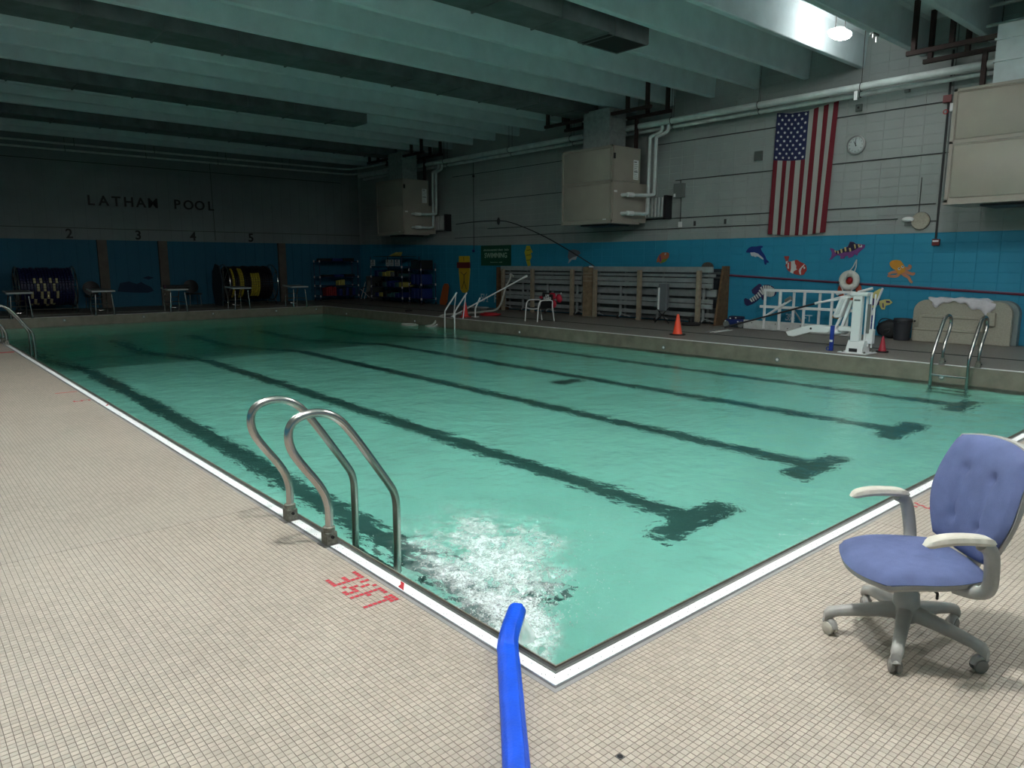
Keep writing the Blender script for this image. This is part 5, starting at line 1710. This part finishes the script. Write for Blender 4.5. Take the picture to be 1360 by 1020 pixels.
for j in range(NV):
    for i in range(NU):
        a = j * (NU + 1) + i
        f += [(a, a + 1, a + NU + 2, a + NU + 1), (N + a, N + a + NU + 1, N + a + NU + 2, N + a + 1)]
MB().add(v, f).build('cloth', TW, t, smooth=True)

# dark blue pool robot at the brown end board
t = thing('pool_cleaner', 'dark blue wheeled pool cleaner beside the brown end board', 'pool cleaner', (14.0, 7.95, 0))
MB().bbox(13.85, 14.15, 7.72, 8.22, .06, .20, .05).build('body', NAVY, t, smooth=True)
MB().bbox(13.90, 14.10, 7.80, 8.15, .19, .27, .03).build('lid', M('dark_navy', (.02, .02, .06), .6), t, smooth=True)
for y in (7.76, 8.16):
    MB().lathe([(.02, -.03), (.075, -.03), (.08, 0), (.075, .03), (.02, .03)], (13.86, y, .08), axis='x', n=18).build('wheel', GREYB, t, smooth=True)
for a, b in ((7.9, .24), (8.05, .22), (8.18, .15), (7.84, .15)):
    MB().sphere((13.84, a, b), .025, sc=(.5, 1, .7)).build('white_trim', WHITE, t, smooth=True)

# ================================================================ wall inlets on the pool faces
def inlet(label, x, y, z, ax):
    t = thing('wall_inlet', label, 'inlet', (x, y, z - .03), 'round inlets in the gutter faces')
    s = MB().sphere((x, y, z), .028)
    s.build('eyeball', WHITE, t, smooth=True)
    r_ = MB().lathe([(.045, -.008), (.045, .004), (.03, .006)], (x, y, z), axis=ax, n=16)
    r_.build('socket', GREYB, t)
    return t
for k, y in enumerate((2.2, 4.91, 7.45, 11.95, 16.72, 20.98)):
    inlet('small white round inlet in the gutter face ' + ('beside the far stainless ladder', 'below the pool lift', 'below the bright orange cone', 'below the white patio chair', 'beyond the white grab rails', 'near the far right pool corner')[k], PW - .118, y, WZ + .085, 'x')
for k, x in enumerate((2.29, 4.43, 6.54, 8.70, 10.2)):
    inlet('small round inlet in the far gutter face ' + ('between the first and second starting blocks', 'between the second and third starting blocks', 'between the third and fourth starting blocks', 'between the fourth and fifth starting blocks', 'right of all starting blocks')[k], x, PL - .118, -.10, 'y')

# ================================================================ starting blocks
def block(label, x, y):
    t = thing('starting_block', label, 'starting block', (x, y, 0), 'starting blocks at the far end')
    for s in (-1, 1):
        MB().tube(smooth_path([(x + s * .255, y - .02, .002), (x + s * .235, y - .02, .30), (x + s * .215, y, .62)], 1), .022, 10).build('front_leg', STEEL, t, smooth=True)
        MB().lathe([(.045, .001), (.045, .012), (.024, .02)], (x + s * .255, y - .02, 0), n=12).build('foot_flange', STEEL, t)
        MB().tube(smooth_path([(x + s * .22, y + .72, .002), (x + s * .22, y + .70, .45), (x + s * .20, y + .55, .64)], 1), .018, 8).build('rear_leg', STEEL, t, smooth=True)
        MB().tube([(x + s * .245, y - .02, .30), (x + s * .22, y + .70, .30)], .012, 8).build('side_rail', STEEL, t)
    MB().tube([(x - .22, y + .70, .30), (x + .22, y + .70, .30)], .014, 8).build('cross_bar', STEEL, t)
    MB().tube([(x - .22, y + .70, .46), (x + .22, y + .70, .46)], .012, 8).build('cross_bar', STEEL, t)
    MB().tube(smooth_path([(x - .21, y + .60, .22), (x - .12, y + .45, .12), (x + .10, y + .42, .12), (x + .20, y + .55, .20)], 1), .014, 8).build('step_rod', STEEL, t)
    MB().bbox(x - .32, x + .32, y - .06, y + .68, 0, .045, .01).xf(Matrix.Translation((0, 0, .69)) @ Matrix.Translation((x, y, 0)) @ Matrix.Rotation(R2(3), 4, 'X') @ Matrix.Translation((-x, -y, 0))).build('platform', M('platform_white', (.55, .58, .58), .5), t)
    MB().bbox(x - .28, x + .28, y, y + .6, .045, .052, .002).xf(Matrix.Translation((0, 0, .69)) @ Matrix.Translation((x, y, 0)) @ Matrix.Rotation(R2(3), 4, 'X') @ Matrix.Translation((-x, -y, 0))).build('grip_pad', GREYB, t)
    return t
names = ('first', 'second', 'third', 'fourth', 'fifth')
below = ('at the picture edge in front of the white and blue rope reel', 'below the wall numeral two, before a dark chair', 'carrying the dark rolled mat', 'in front of the black and yellow reel', 'with nothing behind it, nearest the tube rack')
for k, x in enumerate((1.27, 3.38, 5.50, 7.55, 9.62)):
    block('starting block ' + below[k], x, PL - .06)

# ================================================================ far wall: letters, numbers, dark patches
t = thing('wall_lettering', 'black letters reading LATHAM POOL high on the dark far wall', 'lettering', (6.1, YW - .03, 3.52))
LET = M('black_letters', (.006, .006, .007), .5)
def letters(word, x0, x1):
    n = len(word)
    for k, chh in enumerate(word):
        xx = x0 + (x1 - x0) * k / (n - 1)
        tm_ = text_mb(chh, .47, .03, .007)
        tm_.xf(on_back(xx, 3.52, YW - .016)).build('letter', LET, t)
letters('LATHAM', 4.12, 6.10)
letters('POOL', 6.93, 8.14)
for chh, x, lb in (('2', 3.38, 'left of the first brown pilaster'), ('3', 5.53, 'between the first two brown pilasters'), ('4', 7.42, 'above the first dark reel'), ('5', 9.62, 'right of the striped rope reel')):
    t = thing('lane_number', 'black numeral %s high on the far wall' % {'2': 'two', '3': 'three', '4': 'four', '5': 'five'}[chh], 'number', (x, YW - .02, 2.36), 'lane numbers on the far wall')
    tm_ = text_mb(chh, .44, .02, .008)
    tm_.xf(on_back(x, 2.39, YW - .012)).build('numeral', LET, t)
tag(MB().tube([(XL, YW - .015, 4.95), (13.6, YW - .015, 4.90)], .012, 6).build('wall_conduit', CABLE), 'dark conduit running high along the far wall above LATHAM POOL', 'conduit', 'dark conduits on the far wall')
tag(MB().tube([(XL, YW - .015, 2.73), (XW, YW - .015, 2.73)], .010, 6).build('wall_conduit', CABLE), 'dark conduit just above the lane numbers on the far wall', 'conduit', 'dark conduits on the far wall')
tag(MB().tube([(8.24, YW - .015, 2.4), (8.20, YW - .015, 5.3)], .008, 6).build('wall_conduit', CABLE), 'thin vertical conduit on the far wall at the last letter', 'conduit', 'dark conduits on the far wall')
DK = M('dark_blue_patch', (.006, .03, .07), .8)
t = thing('dark_patch', 'dark blue irregular patches low on the far wall between the pilasters', 'mural', (5.2, YW - .01, .5))
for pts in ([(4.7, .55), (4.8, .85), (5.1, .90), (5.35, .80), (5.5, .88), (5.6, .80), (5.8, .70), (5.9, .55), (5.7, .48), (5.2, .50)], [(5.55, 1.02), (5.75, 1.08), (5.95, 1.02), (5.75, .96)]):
    MB().prism(pts, 'y', YW - .008, YW - .001).build('patch_shape', DK, t)  # flat dark blue patches of irregular outline

# ================================================================ reels, chairs, racks at the far end
def reel(label, x0, x1, y, r, colors, pattern):
    t = thing('lane_rope_reel', label, 'reel', ((x0 + x1) / 2, y, 0), 'lane rope reels on the far deck')
    zc = r + .20
    for x in (x0, x1):
        ring_ = [(x, y + r * 1.08 * math.cos(R2(a)), zc + r * 1.08 * math.sin(R2(a))) for a in range(0, 360, 15)]
        w = MB().tube(ring_, .022, 8, closed=True)
        w.build('wheel_rim', STEEL, t, smooth=True)
        for a in range(0, 180, 45):
            c, s = r * math.cos(R2(a)), r * math.sin(R2(a))
            MB().tube([(x, y + c, zc + s), (x, y - c, zc - s)], .012, 6).build('spoke', GREYB, t)
        MB().tube([(x, y - .45, .03), (x, y, zc)], .018, 8).tube([(x, y + .45, .03), (x, y, zc)], .018, 8).build('stand_leg', GREYB, t)
        for yy in (y - .42, y + .42):
            MB().lathe([(.02, -.02), (.05, -.02), (.05, .02), (.02, .02)], (x, yy, .051), axis='x', n=12).build('caster', BLACKR, t)
    MB().tube([(x0, y - .42, .11), (x1, y - .42, .11)], .018, 8).build('base_bar', STEEL, t)
    rs = random.Random(int(x0 * 10))
    n = int((x1 - x0 - .1) / .085)
    for k in range(n):
        xx = x0 + .08 + k * .085
        groups = {}
        rr = r * (.93 + .06 * rs.random())
        for q in range(44):
            a = 2 * math.pi * q / 44
            c = pattern(k, q, rs)
            m_ = groups.setdefault(0, MB())
            m_.cur = c
            ca, sa = math.cos(a), math.sin(a)
            h = .040
            pts = []
            for (dx, dr, da) in ((-h, -.03, -.058), (h, -.03, -.058), (h, .02, -.058), (-h, .02, -.058), (-h, -.03, .058), (h, -.03, .058), (h, .02, .058), (-h, .02, .058)):
                aa = a + da
                pts.append((xx + dx * (1 if dr < 0 else .8), y + (rr + dr) * math.cos(aa), zc + (rr + dr) * math.sin(aa)))
            m_.add(pts, [(0, 3, 2, 1), (4, 5, 6, 7), (0, 1, 5, 4), (1, 2, 6, 5), (2, 3, 7, 6), (3, 0, 4, 7)])
        for c, m_ in groups.items():
            m_.build('float_string', list(colors), t)
    return t
FL_W = M('float_cream', (.55, .50, .28), .5)
FL_Y = M('float_yellow', (.45, .36, .04), .5)
FL_N = M('float_navy', (.010, .012, .07), .5)
FL_K = M('float_black', (.012, .010, .014), .5)
def pat1(k, q, rs):
    a = q * 360 / 44
    return 0 if (150 < a < 262 and 2 < k < 12 and ((k * 7 + int(a / 24) * 3) % 5 < 2)) else 1
def pat2(k, q, rs):
    a = q * 360 / 44
    return 0 if (120 < a < 245 and (k in (1, 4, 5) and True or k in (9, 10, 11, 12) and 140 < a < 235)) else 1
reel('reel of navy and cream lane rope at the far wall, left of the picture', 1.55, 3.10, 25.6, .60, (FL_W, FL_N), pat1)
reel('reel of black and yellow lane rope under the wall number 5', 7.95, 9.75, 25.6, .62, (FL_Y, FL_K), pat2)
for x, x2, lb in ((7.72, 7.95, 'left side of the black and yellow rope reel'),):
    t = thing('reel_cover', 'dark sheet cover hanging at the ' + lb, 'cover', (x, 25.6, 0))
    MB().prism([(25.15, .003), (25.9, .003), (26.1, .6), (26.0, 1.25), (25.7, 1.52), (25.3, 1.45), (25.05, .9)], 'x', x - .02, x + .03).build('sheet', M('dark_sheet', (.02, .035, .05), .8), t)
def dark_chair(label, x, y):
    t = thing('stacking_chair', label, 'chair', (x, y, 0), 'dark chairs against the far wall')
    def shell(u, v, s):
        a, b = sq(u, v, 1.0)
        return (x + .26 * a, y + .10 - (.05 * (1 - a * a)) + (.02 if s else 0) + .05 * b, .70 + .24 * b)
    loft(shell, 10, 8).build('backrest', BLACK, t, smooth=True)
    MB().bbox(x - .23, x + .23, y - .38, y + .08, .42, .46, .018).build('seat', BLACK, t)
    for sx in (-.2, .2):
        MB().tube([(x + sx, y - .34, .01), (x + sx * .9, y - .30, .42)], .012, 6).build('leg', STEEL, t)
        MB().tube([(x + sx, y + .12, .01), (x + sx * .9, y + .08, .5)], .012, 6).build('leg', STEEL, t)
dark_chair('dark chair against the far wall behind the second starting block', 3.75, 26.2)
dark_chair('dark chair against the far wall behind the third starting block', 7.0, 26.2)
t = thing('rolled_mat', 'dark rolled mat lying on the third starting block', 'mat', (5.55, 23.2, .745))
MB().tube([(5.20, 23.1, .80), (5.95, 23.1, .80)], .055, 12).build('roll', BLACKR, t, smooth=True)
MB().tube([(5.16, 23.1, .80), (5.22, 23.1, .80)], .065, 12).build('end_cap', M('dark_mauve', (.06, .02, .04), .7), t, smooth=True)

# tube racks
PVC = M('navy_pipe', (.012, .018, .07), .5)
FIT = M('pale_fitting', (.55, .55, .55), .5)
def rack(label, x0, x1, y0, y1, levels, top, group='storage racks in the dark far corner'):
    t = thing('storage_rack', label, 'rack', ((x0 + x1) / 2, (y0 + y1) / 2, 0), group)
    for x in (x0, x1):
        for y in (y0, y1):
            p = MB().tube([(x, y, .06), (x, y, top)], .018, 8).build('post', PVC, t)
            MB().sphere((x, y, .05), .045).build('caster', BLACKR, t, smooth=True)
            for z in levels:
                MB().tube([(x, y, z - .04), (x, y, z + .04)], .03, 8).build('fitting', FIT, p)
    for z in levels:
        MB().tube([(x0, y0, z), (x1, y0, z)], .016, 8).tube([(x0, y1, z), (x1, y1, z)], .016, 8).tube([(x0, y0, z), (x0, y1, z)], .016, 8).tube([(x1, y0, z), (x1, y1, z)], .016, 8).build('shelf_frame', PVC, t)
        MB().bbox(x0, x1, y0, y1, z - .012, z + .004, .003).build('shelf', M('dark_net', (.01, .012, .03), .9), t)
    return t
rack('navy tube rack with red and yellow floats against the far wall', 12.0, 13.75, 26.0, 26.5, (.20, .62, .98, 1.62), 1.66)
ORD = ('first from left', 'second from left', 'third from left', 'fourth from left', 'fifth from left', 'sixth from left', 'seventh from left')
def floatbox(name, label, cat, mats, x0, x1, y0, y1, z, h, n, g, axis='x'):
    for k in range(n):
        a = x0 + (x1 - x0) * k / n if axis == 'x' else x0
        b = x0 + (x1 - x0) * (k + .85) / n if axis == 'x' else x1
        c = y0 + (y1 - y0) * k / n if axis == 'y' else y0
        d = y0 + (y1 - y0) * (k + .85) / n if axis == 'y' else y1
        o = MB().bbox(a, b, c, d, z, z + h * (.85 + .15 * ((k * 7) % 3) / 2), .012).build(name, mats[k % len(mats)])
        tag(o, ORD[k] + ' ' + label, cat, g)
floatbox('kickboard', 'red kickboard standing in the navy tube rack', 'kickboard', (M('kick_red', (.25, .012, .015), .6),), 12.28, 12.75, 26.02, 26.4, .206, .40, 5, 'red kickboards in the rack')
floatbox('pull_buoy', 'yellow foam float on the middle shelf of the navy tube rack', 'float', (M('buoy_yellow', (.45, .42, .10), .7),), 12.85, 13.15, 26.02, 26.3, .626, .24, 3, 'yellow floats in the rack')
floatbox('foam_roll', 'dark blue foam bundle on the shelves of the navy tube rack', 'float', (NAVY, BLACK), 12.9, 13.65, 26.05, 26.4, .206, .34, 5, 'dark foam in the rack')
floatbox('foam_roll', 'long dark foam piece on top of the navy tube rack', 'float', (BLACK, NAVY), 12.1, 13.7, 26.05, 26.45, 1.625, .13, 3, 'foam on the rack top')
floatbox('foam_roll', 'dark foam piece on the upper middle shelf of the tube rack', 'float', (BLACK, NAVY), 12.2, 13.7, 26.05, 26.45, .986, .10, 3, 'foam on the middle shelf')
rack('tall dark rack with paper notices in the far corner by the flag wall', 13.45, 14.25, 22.1, 24.4, (.22, .62, 1.02, 1.40), 1.80)
for k, (y, w, c) in enumerate(((24.18, .34, 0), (23.05, .26, 0), (22.75, .24, 0), (22.36, .34, 1))):
    t = thing('paper_notice', ('leftmost white paper notice', 'white paper notice, second from left', 'white paper notice, third from left', 'bluish paper notice at the right')[k] + ' on the tall dark rack', 'notice', (13.41, y, 1.44))
    MB().box(13.415, 13.425, y - w / 2, y + w / 2, 1.44, 1.68).build('sheet', M('paper', (.55, .60, .62), .7), t)
    m_ = MB()
    for q in range(4):
        zz = 1.47 + q * .05
        m_.box(13.412, 13.4155, y - w * .36, y + w * (.36 - .1 * (q % 2)), zz, zz + .02)
    m_.box(13.412, 13.4155, y - .04, y + .04, 1.60, 1.665)
    m_.build('printing', M('print_blue', (.06, .15, .22), .7) if c else GREYB, t)
rs = random.Random(3)
for lv in (.226, .626, 1.026):
    for k in range(7):
        y = 22.2 + k * .30
        c = rs.choice((BLACK, NAVY, GREYB, M('buoy_yellow', (.45, .42, .10), .7), M('teal_dull', (.04, .12, .13), .7)))
        h = rs.uniform(.12, .26)
        o = MB().bbox(13.52, 14.1, y, y + .25, lv, lv + h, .02).build('foam_block', c)
        tag(o, ORD[6 - k] + ' foam block on the ' + {.226: 'bottom', .626: 'middle', 1.026: 'upper'}[lv] + ' shelf of the tall dark rack', 'float', 'foam blocks in the tall rack')
t = thing('yellow_fins', 'pale yellow swim fins lying on top of the tall dark rack', 'fins', (13.8, 22.9, 1.81))
MB().bbox(13.5, 14.2, 22.2, 24.3, 1.80, 1.82, .004).build('top_board', BLACK, t)
for y in (22.6, 22.85):
    MB().prism([(y, 1.82), (y + .42, 1.82), (y - .12, 1.97)], 'x', 13.6, 13.75).build('fin', M('buoy_yellow', (.45, .42, .10), .7), t)
rack('narrow dark rack with chrome posts at the far flag wall corner', 13.55, 14.20, 20.95, 21.75, (.22, .75, 1.30), 1.55)
t = thing('black_case', 'black case on top of the narrow dark rack', 'case', (13.9, 21.4, 1.31))
MB().bbox(13.6, 14.15, 21.02, 21.70, 1.306, 1.66, .02).build('case_body', BLACK, t)
MB().tube([(13.60, 21.22, 1.67), (13.60, 21.50, 1.67)], .012, 6).build('handle', BLACKR, t)
for lv in (.226, .756):
    for k in range(3):
        o = MB().bbox(13.6, 14.1, 21.0 + k * .25, 21.22 + k * .25, lv, lv + .38, .03).build('foam_block', NAVY)
        tag(o, ORD[2 - k] + ' navy foam block on the ' + ('bottom' if lv < .5 else 'middle') + ' shelf of the narrow rack', 'float', 'navy blocks in the narrow rack')
t = thing('rescue_board', 'orange board leaning on the blue wall beside the narrow rack', 'board', (14.15, 20.45, 0))
MB().prism([(20.66, .005), (20.34, .005), (20.26, .12), (20.24, .70), (20.32, .80), (20.50, .80), (20.58, .70), (20.70, .12)], 'x', -.02, .02).xf(Matrix.Translation((14.20, 0, 0)) @ Matrix.Rotation(R2(8), 4, 'Y')).build('board', M('orange_board', (.42, .10, .02), .6), t)
t = thing('room_divider', 'tall dull grey divider standing between the racks', 'divider', (14.0, 25.3, 0))
MB().bbox(14.30, 14.38, 25.0, 26.3, .001, 1.0, .01).build('panel', M('dull_grey', (.13, .14, .14), .7), t)
t = thing('folded_wheelchair', 'folded chair frame with pale tubes leaning beside the grey panel', 'wheelchair', (13.8, 26.1, 0))
for p in ([(13.85, 26.0, .02), (14.15, 26.1, .75)], [(13.95, 25.9, .02), (14.25, 26.0, .80)], [(13.85, 26.0, .45), (14.2, 25.9, .10)]):
    MB().tube(p, .016, 6).build('frame_tube', FIT, t)
MB().tube(arc((14.05, .28), .25, 0, 360, 20, 'xz', 26.0)[:-1], .015, 6, closed=True).build('wheel', BLACKR, t)
MB().prism([(14.05, .3), (14.22, .35), (14.30, .85), (14.14, .80)], 'y', 25.88, 25.92).build('seat_sling', GREYB, t)
# sprinkler head at the lit bay
t = thing('sprinkler_head', 'small dark sprinkler head with two white tips beside the lit ceiling light', 'sprinkler', (12.15, 4.42, 5.50))
MB().bbox(12.12, 12.34, 4.36, 4.44, 5.56, 5.60, .01).build('bracket', GREYB, t)
MB().tube([(12.14, 4.38, 5.57), (12.14, 4.38, 5.50)], .02, 8).build('tip', WHITE, t)
MB().tube([(12.28, 4.38, 5.57), (12.28, 4.38, 5.45)], .018, 8).build('tip', WHITE, t)
# deck items on the near parts of the far deck
t = thing('rubber_puck', 'small black round rubber cap lying on the dark far deck beside the steps', 'cap', (11.2, 18.2, 0))
MB().lathe([(.12, .001), (.12, .04), (.08, .05)], (11.2, 18.2, 0), n=16).build('cap', BLACKR, t)
